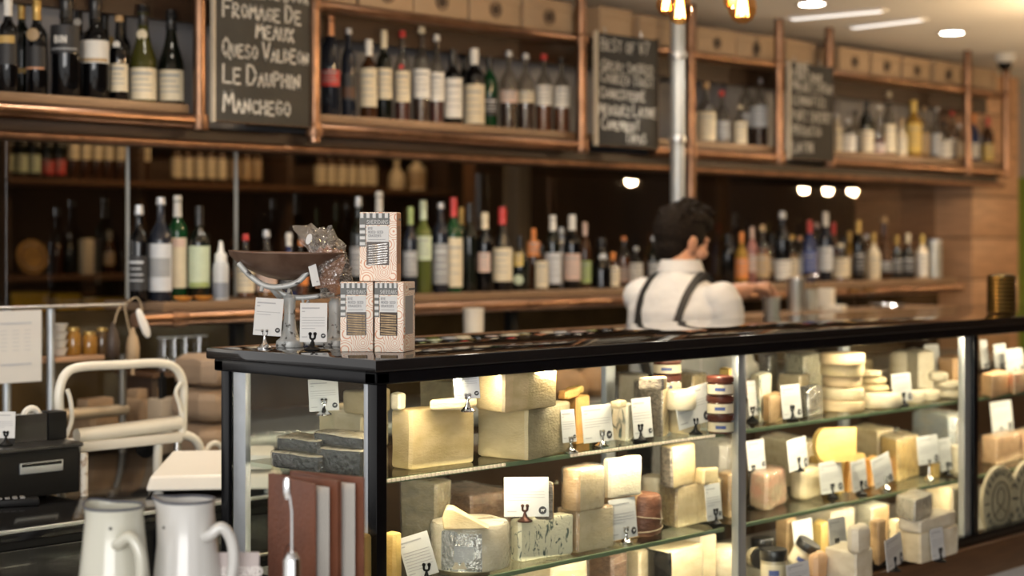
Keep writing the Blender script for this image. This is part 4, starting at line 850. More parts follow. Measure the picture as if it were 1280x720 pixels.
card('highest price card near the second black post', 1157, 1175, 431, 464, Z1, 1164, 484, 'black')
for cx, cy, r_, h_, zb, kk, lab in ((1160, 500, 15, 14, Z1, None, 'low white round under the middle bay cards'), (1186, 496, 17, 11, Z1, 's1', 'flat white round nearest the second black post'), (1184, 485, 16, 9, 's1', 's2', 'flat white round stacked near the second black post'), (1173, 476, 12, 11, 's2', None, 'little white puck on the flat white rounds'), (1144, 503, 12, 15, Z1, None, 'small white puck right of the brie card')):
    wheel('goat_cheese', lab, cx, cy, r_, h_, zb, 'bloom', key=kk)
block('cheese_carton', 'beige cheese carton at the back by the black post', (1192, 487), (1172, 483), (1208, 483), 449, Z1, 'peach', cat='box')
# ===================== lower shelf, second bay
card('price card edge behind the steel upright, lower shelf', 935, 957, 551, 588, Z2, 940, 634, 'black')
block('wrapped_cheese', 'pink film wrapped cheese near the steel upright', (958, 640), (936, 634), (984, 629), 594, Z2, 'pinkfilm', wob=.003, film_=True, rc=.012)
card('price card on black stand above the pale cylinder', 980, 1014, 548, 587, Z2 + .085, 997, 589, 'black', yaw=.25)
block('cheese_drum', 'small pale round cheese cut flat in front', (1005, 626), (987, 622), (1030, 618), 588, Z2, 'ivory', bulL=.008, bulR=.006, rc=.012, key='PD')
block('cheese_block', 'yellow block standing behind the price cards, lower shelf', (1050, 618), (1012, 610), (1082, 606), 577, Z2, 'golden', key='YB')
gd = on_Z(1043, 578, TOPZ['YB']); kk_ = dep(gd) / F
hm_ = MB(); hp_ = []
for a in range(0, 181, 12): hp_.append((-.0 + -14 * kk_ + -13.5 * kk_ * math.sin(R(a)), 22 * kk_ + 21 * kk_ * math.cos(R(a))))
hp_ = [(27 * kk_, 1 * kk_), (27 * kk_, 43 * kk_)] + hp_; n_ = len(hp_)
hm_.add([(x, -.014, z) for x, z in hp_] + [(x, .014, z) for x, z in hp_], [tuple(range(n_)), tuple(reversed(range(n_, 2*n_)))] + [(i, n_+i, n_+(i+1) % n_, (i+1) % n_) for i in range(n_)])
tag(hm_.build('gouda_slice', [C['golden']], None, loc=gd + Vector((0, 0, .0005)), smooth=False), 'thick yellow cheese slice with rounded end standing upright', 'cheese', 'cheeses in the display case').rotation_euler = (0, 0, FACE + .25)
card('price card on black stand right of the pale round cheese', 1025, 1053, 577, 616, Z2, 1039, 622, 'black')
card('price card on black stand before the orange chunks', 1060, 1087, 575, 613, Z2, 1075, 618, 'black', yaw=.2)
card('tilted price card on chrome stand, lower shelf middle bay', 1090, 1113, 569, 606, Z2, 1106, 612, 'chrome', roll=-10)
for (p0, pL, pR, yt, lab) in (((1062, 617), (1050, 614), (1072, 612), 575, 'narrow orange chunk between two price cards'), ((1090, 610), (1079, 607), (1100, 605), 576, 'orange chunk behind the tilted card'), ((1113, 603), (1104, 600), (1122, 598), 574, 'small orange chunk right of the tilted card')):
    block('cheese_chunk', lab, p0, pL, pR, yt, Z2, 'orange', 'peach', 'R')
block('cheese_block', 'yellow block with dark band in film, lower shelf', (1122, 603), (1100, 597), (1149, 594), 550, Z2, 'golden', 'pale', 'T', film_=True)
C['blueice'] = cheese('blueice', (.50, .56, .60), (.62, .60, .54), .5, 40, 12, rough=.25)
block('wrapped_cheese', 'bluish film bag at the back of the lower shelf', (1190, 588), (1138, 576), (1212, 581), 522, Z2, 'blueice', wob=.005, rc=.02, film_=True)
card('price card with small gold pot beneath, lower shelf', 1147, 1173, 545, 580, Z2, 1160, 600, 'chrome')
card('price card next to the white cylinder, lower shelf', 1174, 1189, 548, 588, Z2, 1183, 594, 'black')
wheel('goat_cheese', 'white cylinder cheese next to the second black post', 1197, 591, 9, 34, Z2, 'white', rnd=.1)
wheel('gold_pot', 'small gold pot between two lower shelf cards', 1168, 596, 6, 16, Z2, 'golden', cat='pot', rnd=.1)
wheel('cheese_round', 'grey edged round at the back of the lower shelf', 1120, 588, 20, 34, Z2, 'rind_grey')
# ===================== deck, second bay
blk = M('jar_lid_black', (.01, .01, .011), .3, var=.2); pastejar = M('jar_cream', (.45, .38, .26), .3, var=.2, coat=.3)
flatjar('black lidded jar with cream label in the deck jar group', 967, 728, 17, 42, Z3, 'dj', blk, 'black lidded jars on the deck', pastejar)
flatjar('black lidded jar behind the upright one', 953, 708, 14, 36, Z3, None, blk, 'black lidded jars on the deck', pastejar)
t = flatjar('black lidded jar lying tilted towards the price card', 996, 716, 15, 34, Z3, None, blk, 'black lidded jars on the deck', pastejar); t.rotation_euler = (R(10), R(28), FACE); t.location.z += .022
t = flatjar('black lidded jar lying with its lid facing out', 943, 716, 13, 22, Z3, None, blk, 'black lidded jars on the deck', pastejar); t.rotation_euler = (R(84), 0, FACE + .3); t.location.z += .042
block('cheese_wedge', 'tan wedge behind the tilted black lidded jar', (985, 702), (968, 698), (996, 697), 650, Z3, 'rind_tan', tri=True)
card('price card on black stand before the yellow wedge, deck', 992, 1016, 650, 690, Z3, 1004, 702, 'black')
block('cheese_wedge', 'yellow wedge between two deck price cards', (1028, 698), (1014, 694), (1036, 693), 656, Z3, 'golden')
card('narrow price card on black stand beside the white ball, deck', 1037, 1058, 648, 690, Z3 + .05, 1045, 691, 'black')
block('cheese_block', 'crumbly bright white block at the front of the deck', (1070, 731), (1030, 722), (1092, 722), 692, Z3, 'white', wob=.004, key='CW')
block('cheese_round', 'shiny white cheese on the crumbly white block', (1068, 695), (1056, 692), (1090, 689), 660, 'CW', 'white', bulR=.006, rc=.014, wob=.002)
block('cheese_piece', 'small beige piece beside the crumbly white block', (1020, 730), (1008, 726), (1036, 723), 696, Z3, 'peach', rc=.014)
card('price card lying low by the black lidded jars', 984, 1012, 704, 735, Z3, 997, 738, 'black', logo=False)
C['greywrap'] = cheese('greywrap', (.58, .56, .46), (.42, .40, .32), .5, 50, 14)
block('wrapped_cheese', 'grey blue wrapped block at the back of the deck', (1090, 684), (1068, 678), (1112, 677), 636, Z3, 'greywrap', 'rind_tan', 'R')
block('cheese_wedge', 'golden brown wedge next to the grey blue block', (1098, 708), (1086, 704), (1108, 702), 655, Z3, 'rind_tan')
card('wide price card on black stand low in the deck corner', 1100, 1137, 671, 709, Z3, 1117, 714, 'black', yaw=.3)
block('cheese_wedge', 'large white wedge in loose paper near the black post', (1150, 706), (1118, 699), (1198, 692), 668, Z3, 'ivory', 'white', 'R', wob=.003, key='LW')
block('paper_wrap', 'upper loose paper wrapped wedge near the black post', (1150, 668), (1122, 663), (1196, 655), 651, 'LW', 'white', tri=False, wob=.004, cat='cheese', key='LW2')
block('wrapped_block', 'pale grey wrapped block on top of the white wedge', (1143, 653), (1120, 645), (1166, 643), 626, 'LW2', 'greywrap', wob=.002, film_=True)
block('cheese_wedge', 'thin tilted wedge left of the large white wedge', (1122, 690), (1110, 687), (1134, 684), 652, Z3, 'ivory', tri=True)
card('beige price card before the large white wedge', 1163, 1179, 660, 698, Z3, 1174, 702, 'black', logo=False)
# items filling the back of the shelves
for nm, lab, p0, pL, pR, yt, zb, m_, fl in (
 ('cheese_block', 'beige block in film behind the first middle bay cards', (1000, 612), (950, 600), (1022, 604), 556, Z2, 'ivory', True), ('cheese_block', 'yellowish block at the back behind the standing slice', (1098, 596), (1062, 588), (1118, 590), 540, Z2, 'pale', True),
 ('wrapped_cheese', 'clear bag of cheese at the back of the deck, middle bay', (1040, 690), (985, 678), (1070, 683), 640, Z3, 'white', True), ('cheese_block', 'long pale block at the back of the deck near the vent', (1190, 672), (1120, 658), (1215, 666), 612, Z3, 'ivory', True),
 ('cheese_block', 'dull yellow block at the back of the upper shelf behind the stack', (1075, 494), (1030, 486), (1092, 489), 452, Z1, 'pale', True), ('cheese_block', 'cream block behind the slanting card, upper shelf', (866, 530), (838, 524), (884, 526), 470, Z1, 'pale', True),
 ('cheese_block', 'grey green block in the dim back of the corner bay', (566, 556), (524, 549), (590, 551), 478, Z1, 'rind_grey', False), ('cheese_block', 'pale block at the back between the stacked blocks, lower shelf', (742, 672), (700, 664), (760, 667), 608, Z2, 'rind_tan', False),
 ('wrapped_cheese', 'dark film bundle at the back of the lower corner shelf', (590, 682), (530, 670), (640, 672), 620, Z2, 'rind_brown', True), ('cheese_block', 'olive yellow pack at the back of the lower corner shelf', (545, 690), (500, 682), (565, 684), 605, Z2, 'rind_grey', True)):
    block(nm, lab, p0, pL, pR, yt, zb, m_, film_=fl, wob=.003)
# ===================== third bay, at the edge of the photograph
for (p0, pL, pR, yt, m_, lab) in (((1240, 498), (1226, 494), (1262, 492), 470, 'peach', 'peach coloured block behind the black post'), ((1268, 494), (1258, 491), (1284, 489), 468, 'pinkfilm', 'reddish pack beside the peach block'), ((1288, 490), (1278, 487), (1302, 485), 466, 'peach', 'peach block at the photo edge, upper shelf')):
    block('cheese_block', lab, p0, pL, pR, yt, Z1, m_)
for (x0, x1, yt, yb, lab) in ((1226, 1235, 425, 461, 'price card sliver right of the black post'), (1243, 1258, 430, 460, 'middle price card over the peach blocks'), (1257, 1279, 436, 466, 'widest price card over the peach blocks')):
    card(lab, x0, x1, yt, yb, Z1, (x0 + x1) / 2, 486, 'black')
card('leaning price card on the lower shelf of the end bay', 1240, 1266, 502, 540, Z2 + .05, 1250, 549, 'black')
for (p0, pL, pR, yt, lab) in (((1246, 582), (1226, 578), (1276, 574), 548, 'left peach slab pack on the lower shelf of the end bay'), ((1280, 574), (1262, 570), (1306, 566), 543, 'right peach slab pack on the lower shelf of the end bay')):
    block('cheese_pack', lab, p0, pL, pR, yt, Z2, 'peach', film_=True)
lidwood = M('lid_wood', (.55, .47, .32), .6, var=.25, scale=12, stretch=(1, 1, 6))
for cx, cy, lab in ((1247, 626, 'round wooden cheese box lid next to the black post'), (1283, 619, 'round wooden cheese box lid cut by the photo edge')):
    p = on_Y(cx, cy, CYF + .035); k = dep(p) / F; r = 44 * k
    t = thing('cheese_box_lid', lab, 'box lid', (p.x, CYF + .032, p.z - r), 0, 'round lids leaning on the case glass')
    o = MB().lathe([(0, 0), (r * .97, 0), (r, .002), (r, .014), (r * .96, .016), (0, .012)], 36).build('disc', lidwood, t); o.rotation_euler = (R(90), 0, 0); o.location = (0, .008, r)
    pr_ = MB(); word = 'FROMAGERIE'
    for i, ch in enumerate(word):
        a = R(155 - i * 14.5); m1 = MB(); letters(m1, ch, -.006, 0, r * .17, r * .035, y=0, thick=.0006)
        m1.T = Matrix(); pr_.T = Matrix.Translation((r * .74 * math.cos(a), -.0083, r * .74 * math.sin(a))) @ Matrix.Rotation(-(a - R(90)), 4, 'Y'); pr_.add([tuple(v) for v in m1.v], m1.f)
    for i, ch in enumerate('BOURGOGNE'):
        a = R(205 + i * 15); m1 = MB(); letters(m1, ch, -.006, 0, r * .15, r * .03, y=0, thick=.0006)
        pr_.T = Matrix.Translation((r * .86 * math.cos(a), -.0083, r * .86 * math.sin(a))) @ Matrix.Rotation(-(a + R(90)), 4, 'Y'); pr_.add([tuple(v) for v in m1.v], m1.f)
    pr_.T = Matrix()
    for zz in (-.03, .0): pr_.box((-r * .93, -.009, r * zz + .0), (-r * .66, -.008, r * zz + r * .02)); pr_.box((r * .66, -.009, r * zz), (r * .93, -.008, r * zz + r * .02))
    po = pr_.build('lid_print', inkdark, t, smooth=False); po.location = (0, 0, r)
    em = MB().tube([(r * .5 * math.cos(R(a)), -.0085, r + r * .55 * math.sin(R(a))) for a in range(0, 360, 12)], r * .02, 6, closed=True)
    em.tube([(r * .22 * math.cos(R(a)), -.0085, r * 1.12 + r * .25 * math.sin(R(a))) for a in range(0, 360, 20)], r * .015, 6, closed=True)
    em.tube([(-r * .35, -.0085, r * .62), (0, -.0085, r * .85), (r * .35, -.0085, r * .62)], r * .015, 6); em.build('emblem', M('print_brown', (.10, .08, .05), .7, var=.2), t)
# ------------------------------------------------------------------ chalkboards
slate_ = M('chalkboard', (.050, .047, .040), .75, var=.35, scale=7); chalk = M('chalk', (.62, .60, .55), .9, var=.15, scale=60)
edgew = M('board_edge', (.55, .47, .36), .6, var=.15)
def chalkboard(label, px0, px1, Y, z0, z1, lines, face=slate_, wd=.006):
    X0, X1 = px_X(px0, Y), px_X(px1, Y); W = X1 - X0
    t = thing('chalkboard', label, 'chalkboard', (X0, Y, z0), 0, 'chalkboards hung on the bar shelving'); H_ = z1 - z0
    MB().bbox((0, -.0, 0), (W, .016, H_), .002).build('board', face, t)
    MB().bbox((-.007, -.003, -.006), (0, .018, H_ + .006), .001).build('edge_strip', edgew, t); MB().bbox((W, -.003, -.006), (W + .005, .018, H_ + .006), .001).build('edge_strip', darkwood, t)
    MB().bbox((0, -.003, -.006), (W, .018, 0), .001).build('edge_strip', darkwood, t)
    for s_ in (.2, .8): MB().tube([(W * s_, .02, H_ - .02), (W * s_, .03, H_ + .03)], .003, 6).build('hook', steel, t)
    for (txt, x, zpx, h, jit, first) in lines:
        m_ = MB(); letters(m_, txt, x * W, zpx, h, wd, y=-.0004, jit=jit, first=first, gap=.2, asp=.56); 
        wmax = max(v.x for v in m_.v); lim = W * .985
        if wmax > lim:
            f_ = (lim - x * W) / (wmax - x * W)
        else: f_ = 1.0
        x_ = x * W; r_ = random.Random(len(txt) * 7 + ord(txt[0]))
        for wrd in txt.split(' '):
            m_ = MB(); adv = letters(m_, wrd, x_, zpx, h, wd, y=-.0004, jit=jit, first=first, gap=.2, asp=.56, rnd=r_); x_ += adv + h * .42
            for v in m_.v: v.x = x * W + (v.x - x * W) * f_
            m_.build('chalk_word', chalk, t, smooth=False)
YB1 = 4.325
zb1 = on_Y(268, 150, YB1).z
kz = dep(on_Y(325, 100, YB1)) / F
def zz(py, px=300): return on_Y(px, py, YB1).z - zb1
chalkboard('large chalkboard reading Queso Valdeon, Le Dauphin and Manchego', 269, 387, YB1, zb1, zb1 + .56, [
 ('FROMAGE DE', .08, zz(20, 285), .041, .10, 1.25), ('MEAUX', .42, zz(47, 320), .040, .10, 1.2), ('QUESO VALDEON', .07, zz(70, 280), .040, .10, 1.55),
 ('LE DAUPHIN', .08, zz(103, 280), .043, .10, 1.45), ('MANCHEGO', .08, zz(139, 280), .044, .10, 1.5), ('DELICE DOUX', .30, zz(-6, 300), .05, .10, 1.1)], wd=.0072)
blk2 = M('chalkboard_black', (.018, .017, .015), .7, var=.35, scale=7)
z2 = on_Y(745, 180, YB1).z
def zq(py, px): return on_Y(px, py, YB1).z - z2
chalkboard('middle chalkboard with seven dense handwritten lines by the steel column', 747, 822, YB1, z2, on_Y(747, 40, YB1).z, [
 ('BEST OF V7', .06, zq(63, 757), .044, .16, 1.1), ('GREAT SMOKED', .06, zq(88, 757), .036, .16, 1.2), ('CHORIZO TOAST', .05, zq(103, 757), .036, .16, 1.2), ('CHARCUTERIE', .04, zq(122, 757), .036, .16, 1.2),
 ('MERGUEZ LATINE', .02, zq(143, 757), .036, .16, 1.3), ('CAMEMBERT', .06, zq(161, 757), .034, .16, 1.4), ('TAPAS', .45, zq(178, 785), .034, .16, 1.2)], blk2, .0042)
z2 = on_Y(986, 197, YB1).z
chalkboard('farthest chalkboard with blurred handwriting near the last boxes', 988, 1041, YB1, z2, on_Y(988, 77, YB1).z, [
 ('WINE', .14, zq(87, 992), .036, .16, 1.1), ('PINOT NOIR', .05, zq(99, 992), .036, .16, 1.1), ('MALBEC SYRAH', .05, zq(112, 992), .038, .16, 1.2), ('LEMON FIZZ', .05, zq(130, 992), .038, .16, 1.1),
 ('PORT SHERRY', .05, zq(150, 992), .042, .16, 1.1), ('PROSECCO', .05, zq(168, 992), .038, .16, 1.1), ('LA FIN', .05, zq(190, 992), .042, .16, 1.1)], blk2, .0042)
# ------------------------------------------------------------------ kraft boxes on the top shelf
kraft = M('kraft_card', (.42, .30, .19), .7, var=.12, scale=6); kdark = M('kraft_print', (.07, .045, .03), .7, var=.2)
def kbox(px, wpx, hpx, label, Y=4.47, logo=True):
    p = on_Y(px, 60, Y); k = dep(p) / F; W = wpx * k / (SA - (px - CX) / F * CA); H_ = hpx * k
    t = thing('kraft_box', label, 'box', (p.x, Y, ZB), 0, 'kraft boxes on the top shelf')
    MB().bbox((-W/2, 0, 0), (W/2, .22, H_ * .72), .003).build('tray', kraft, t); MB().bbox((-W/2 - .003, -.003, H_ * .70), (W/2 + .003, .223, H_), .003).build('lid', kraft, t)
    if logo:
        r = H_ * .24; o = MB().lathe([(0, .001), (r * .62, .001), (r * .62, .0)], 20).build('logo_disc', kdark, t); o.location = (0, -.0035, H_ * .5); o.rotation_euler = (R(90), 0, 0)
        q = MB().tube([(r * .9 * math.cos(R(a)), -.004, H_ * .5 + r * .9 * math.sin(R(a))) for a in range(0, 360, 15)], r * .08, 6, closed=True).build('logo_ring', kdark, t)
n_ = ['kraft box %s' % s for s in ('above the first chalkboard edge', 'fourth before the second copper post', 'third before the second copper post', 'second before the second copper post', 'touching the second copper post', 'over the middle chalkboard', 'with logo just right of the steel column', 'with logo left of the third copper post', 'over the farthest chalkboard', 'first of the last four logo boxes', 'second of the last four logo boxes', 'third of the last four logo boxes', 'last of the four logo boxes', 'in the end bay of the top shelf', 'left of the steel column without logo')]
for (px, wp, hp), lab in zip(((412, 66, 46), (484, 66, 46), (552, 66, 46), (619, 62, 44), (686, 60, 44), (770, 40, 44), (896, 48, 34), (945, 46, 34), (1000, 36, 34), (1068, 37, 33), (1108, 35, 33), (1146, 33, 32), (1185, 33, 32), (1232, 30, 30), (820, 40, 40)), n_):
    kbox(px, wp, hp, lab, logo=px not in (770, 1000, 1232, 820))
# ------------------------------------------------------------------ filament bulbs
bulbglass = GLASS('bulb_glass', (1.0, .72, .40), ior=1.5, base=.06)
fil = M('filament', (1, .6, .2), emit=(1, .50, .14), estr=18)
def bulb(px, py, Y, wpx, label, pw=8):
    p = on_Y(px, py, Y); k = dep(p) / F; r = wpx * k / 2; b = p.z
    t = thing('filament_bulb', label, 'pendant bulb', (p.x, Y, b), FACE, 'hanging filament bulbs')
    pr = [(0, 0), (r*.35, r*.06), (r*.7, r*.3), (r*.94, r*.75), (r, r*1.15), (r*.93, r*1.6), (r*.7, r*2.3), (r*.46, r*2.9), (r*.40, r*3.2)]
    MB().lathe(pr, 22, cap=False).build('envelope', bulbglass, t)
    f_ = MB()
    for i in range(8):
        a0, a1 = R(45 * i), R(45 * i + 22); f_.tube([(r*.22*math.cos(a0), r*.22*math.sin(a0), r*2.1), (r*.42*math.cos(a1), r*.42*math.sin(a1), r*.55), (r*.22*math.cos(a1+.4), r*.22*math.sin(a1+.4), r*2.1)], r * .035, 6)
    f_.build('filament', fil, t)
    MB().lathe([(r*.10, r*.5), (r*.14, r*2.2), (r*.34, r*2.6), (r*.36, r*3.15)], 12).build('stem', M('bulb_stem', (.8, .7, .5), .3, var=.1), t)
    MB().lathe([(r*.44, r*3.1), (r*.48, r*3.2), (r*.48, r*4.3), (r*.3, r*4.6), (r*.12, r*4.8)], 16).build('socket', M('brass', (.55, .36, .14), .3, 1.0, var=.2), t)
    MB().tube([(0, 0, r*4.7), (0, 0, CEIL - b)], .003, 6).build('flex', blackmat, t)
    l = bpy.data.lights.new('filament_lamp', 'POINT'); l.energy = pw; l.color = (1, .95, .90); l.shadow_soft_size = .03; o = bpy.data.objects.new('filament_lamp', l); COL.objects.link(o); o.parent = t; o.location = (0, 0, r * 1.2)
for i_, (X_, Y_, Z_) in enumerate(((1.1, 2.9, 2.22), (2.3, 3.0, 2.24), (6.6, 3.0, 2.2), (7.75, 3.0, 1.94), (9.62, 3.0, 1.93), (9.92, 3.0, 1.93), (10.24, 3.0, 1.93))):  # first, second and fifth are added to brighten the ceiling; others match mirrored lamps
    q = Vector((X_, Y_, Z_ - CAMZ)); dd = dep(q); bulb(CX + F * (q.x * SA - q.y * CA) / dd, HY - F * q.z / dd, Y_, .068 * F / dd, 'filament bulb %s of the row, outside the picture' % ('first', 'second', 'fifth', 'sixth', 'seventh', 'eighth', 'last')[i_], 8 if X_ < 5 else 26 if X_ < 9 else 14)
bulb(833, 20, 3.10, 26, 'smaller filament bulb behind its neighbour above the column'); bulb(850, 31, 2.90, 31, 'larger filament bulb hanging in front of the column')
bulb(916, 13, 3.15, 24, 'smaller filament bulb right of the column, half hidden'); bulb(928, 30, 2.95, 36, 'lowest filament bulb right of the steel column')
# ------------------------------------------------------------------ on top of the case: antique scales, crackers, cards
greyp = M('worn_grey_paint', (.44, .45, .44), .45, .2, col2=(.07, .065, .06), scale=55, contrast=(.38, .44)); rust = M('rusty_pan', (.085, .042, .026), .38, .35, col2=(.16, .10, .07), scale=22, contrast=(.35, .75))
sp = on_Z(362, 434, ZT); k = dep(sp) / F
sc = thing('antique_scales', 'old grey painted balance scales with dark rusty scoop pan', 'scales', (sp.x, sp.y, ZT + .0006), FACE)
def sx(px): return (px - 362) * k
def sz(py): return (434 - py) * k
MB().lathe([(17*k, 0), (17.5*k, .004), (16.5*k, .014), (12*k, .02), (8.5*k, sz(412)), (7*k, sz(395)), (7.5*k, sz(378)), (9*k, sz(372)), (4*k, sz(368)), (2*k, sz(360))], 22).build('column', greyp, sc)
o = MB().lathe([(17*k, 0), (17.5*k, .004), (16.5*k, .014), (12*k, .02), (9.5*k, sz(412)), (9*k, sz(395)), (9.5*k, sz(380)), (6*k, sz(374))], 22).build('rear_column', greyp, sc); o.location = (sx(418), .03, 0)
MB().bbox((sx(366), .015, .002), (sx(418), .05, .013), .003).build('base_bar', greyp, sc)
b_ = MB(); b_.tube(smoothpath([(sx(345), 0, sz(362)), (sx(362), 0, sz(371)), (sx(385), 0, sz(372)), (sx(430), 0, sz(366)), (sx(446), 0, sz(364))], 5), 3.4*k, 10); b_.tube([(sx(378), 0, sz(372)), (sx(380), -.004, sz(384)), (sx(386), 0, sz(376))], 2.2*k, 8)
b_.build('beam', greyp, sc)
cr = MB()
path = smoothpath([(sx(301), -.03, sz(329)), (sx(316), -.034, sz(345)), (sx(335), -.035, sz(357)), (sx(355), -.035, sz(358)), (sx(375), -.034, sz(352)), (sx(389), -.03, sz(337))], 5); cr.tube(path, 3.6*k, 10)
cr.tube(smoothpath([(sx(340), -.035, sz(357)), (sx(346), -.02, sz(366)), (sx(350), 0, sz(372))], 4), 3.4*k, 8); cr.tube(smoothpath([(sx(331), -.035, sz(356)), (sx(330), -.04, sz(364))], 3), 2.6*k, 8)
cr.build('pan_cradle', greyp, sc)
# scoop pan: boat shaped sheet, pointed lip at the left
pan = MB(); nu, nv = 22, 12; vs = []; fs = []
for sgn in (0, 1):
    for i in range(nu + 1):
        u_ = i / nu; x = sx(286 + 146 * u_)
        if u_ < .28: hw = .085 * (u_ / .28) ** .6
        else: hw = .085 * math.sqrt(max(0, 1 - ((u_ - .28) / .74) ** 4))
        dp = 34 * k * min(1, math.sin(math.pi * min(1, (u_ * .97 + .03))) ** .8 * 1.0); rimz = sz(317) + 3 * k * (1 - u_) ** 3
        for j in range(nv + 1):
            t_ = -1 + 2 * j / nv; vs.append((x, hw * t_, rimz - dp * (1 - t_ * t_) ** .8 + (0 if sgn == 0 else .0022)))
N_ = (nu + 1) * (nv + 1)
for i in range(nu):
    for j in range(nv):
        a = i * (nv + 1) + j; fs.append((a, a + 1, a + nv + 2, a + nv + 1)); fs.append(tuple(N_ + q for q in (a, a + nv + 1, a + nv + 2, a + 1)))
pan.add(vs, fs)
pan.tube([Vector(vs[i * (nv + 1)]) for i in range(nu + 1)] , .002, 6); pan.tube([Vector(vs[i * (nv + 1) + nv]) for i in range(nu + 1)], .002, 6)
pan.build('scoop_pan', rust, sc, ang=60)
# bag of crackers lying in the pan
bp = on_D(404, 350, dep(sp) - .01); kb = dep(bp) / F
bag = thing('cracker_bag', 'crumpled clear bag of brown crackers lying in the scales pan', 'bag', (bp.x, bp.y, bp.z - .02), FACE)
def bx_(px): return (px - 404) * kb
def bz_(py): return (350 - py) * kb + .02
m_ = MB(); out = [(366, 283), (384, 281), (402, 285), (416, 283), (424, 298), (432, 310), (438, 330), (441, 352), (432, 372), (412, 374), (400, 372), (396, 350), (388, 325), (384, 308), (374, 300)]
cxx, cyy = 408, 330; ring = []
o2_ = []
for (a, b2) in zip(out, out[1:] + out[:1]): o2_ += [a, (a[0] * .67 + b2[0] * .33, a[1] * .67 + b2[1] * .33), (a[0] * .33 + b2[0] * .67, a[1] * .33 + b2[1] * .67)]
out = o2_
for lv, (s_, d_) in enumerate(((.0, -.036), (.2, -.036), (.4, -.033), (.58, -.029), (.75, -.021), (.9, -.012), (1.0, 0), (.85, .016), (.55, .028), (.0, .034))):
    rg = []
    for i, (x, y) in enumerate(out):
        q = Vector((bx_(cxx + (x - cxx) * s_), d_, bz_(cyy + (y - cyy) * s_))); q += noise.noise_vector(q * 75) * (.010 if 0 < s_ else .004) + noise.noise_vector(q * 190) * (.004 if 0 < s_ else .001); rg.append(tuple(q))
    ring.append(rg)
n = len(out); vs = sum(ring, []); fs = []
for l in range(len(ring) - 1):
    for i in range(n): fs.append((l*n+i, l*n+(i+1) % n, (l+1)*n+(i+1) % n, (l+1)*n+i))
m_.add(vs, fs); bo = m_.build('film', GLASS('bag_film', (.92, .86, .80), ior=1.5, rough=.07, base=.16, wrinkle=1.0, haze=.06), bag, smooth=False)
crk = M('seed_cracker', (.30, .13, .055), .7, var=.45, scale=40, bump=.5, bscale=90); rr = random.Random(3)
for i in range(26):
    px, py = rr.uniform(402, 425), rr.uniform(316, 360)
    o = MB().bbox((-.016, -.0025, -.013), (.016, .0025, .013), .002).build('cracker', crk, bag); o.location = (bx_(px), rr.uniform(-.018, .018), bz_(py)); o.rotation_euler = (rr.uniform(-.6, .6), rr.uniform(0, 3), rr.uniform(-.7, .7))
lb = MB().bbox((-5*kb, -.0006, -17*kb), (5*kb, .0006, 17*kb), .0004).build('price_sticker', paper, bag); lb.location = (bx_(395), -.045, bz_(340)); lb.rotation_euler = (0, R(-12), 0)
q = MB()
for i in range(7): q.box((-3.5*kb + i*1.0*kb, -.0012, 9*kb), (-3.0*kb + i*1.0*kb + (.4*kb if i % 3 == 0 else 0), -.0005, 14*kb))
tag(q.build('barcode', ink, lb, smooth=False), None, kind='stuff'); q = MB(); q.box((-3.5*kb, -.0012, -12*kb), (2*kb, -.0005, 3.8*kb)) if False else q.box((1*kb, -.0012, -13*kb), (3.5*kb, -.0005, -11*kb)); q.build('sticker_print', ink, lb, smooth=False)
tg = MB().lathe([(0, .0008), (3.4*kb, .0008), (3.6*kb, 0)], 16, sy=1.9).build('round_sticker', paper, bag); tg.location = (bx_(389), -.042, bz_(299)); tg.rotation_euler = (R(90), R(20), 0)
# cracker boxes
def ringpaper():
    m = M('ring_print', (.78, .70, .60), .55, var=.02); nt = m.node_tree; b = nt.nodes['Principled BSDF']; L = nt.links.new
    tc = nt.nodes.new('ShaderNodeTexCoord'); v = nt.nodes.new('ShaderNodeTexVoronoi'); v.inputs['Scale'].default_value = 32; v.inputs['Randomness'].default_value = .7; L(tc.outputs['Object'], v.inputs['Vector'])
    ml = nt.nodes.new('ShaderNodeMath'); ml.operation = 'MULTIPLY'; ml.inputs[1].default_value = 52; L(v.outputs['Distance'], ml.inputs[0])
    sn = nt.nodes.new('ShaderNodeMath'); sn.operation = 'SINE'; L(ml.outputs[0], sn.inputs[0])
    cr = nt.nodes.new('ShaderNodeValToRGB'); cr.color_ramp.elements[0].position = .35; cr.color_ramp.elements[1].position = .95
    cr.color_ramp.elements[1].color = (.60, .27, .16, 1); cr.color_ramp.elements[0].color = (.80, .72, .62, 1); L(sn.outputs[0], cr.inputs['Fac']); L(cr.outputs[0], b.inputs['Base Color']); return m
ringm = ringpaper(); sidem = M('box_side_rose', (.44, .22, .13), .55, var=.12, scale=30); stripe = M('box_grey', (.14, .145, .14), .6, var=.1)
greyink = M('label_ink', (.30, .30, .31), .6, var=.1); crk2 = M('pale_cracker', (.50, .36, .21), .7, var=.5, scale=70, bump=.5, bscale=120); foilw = M('inner_wrap', (.66, .63, .60), .2, .5, var=.6, scale=45, bump=.8, bscale=60)
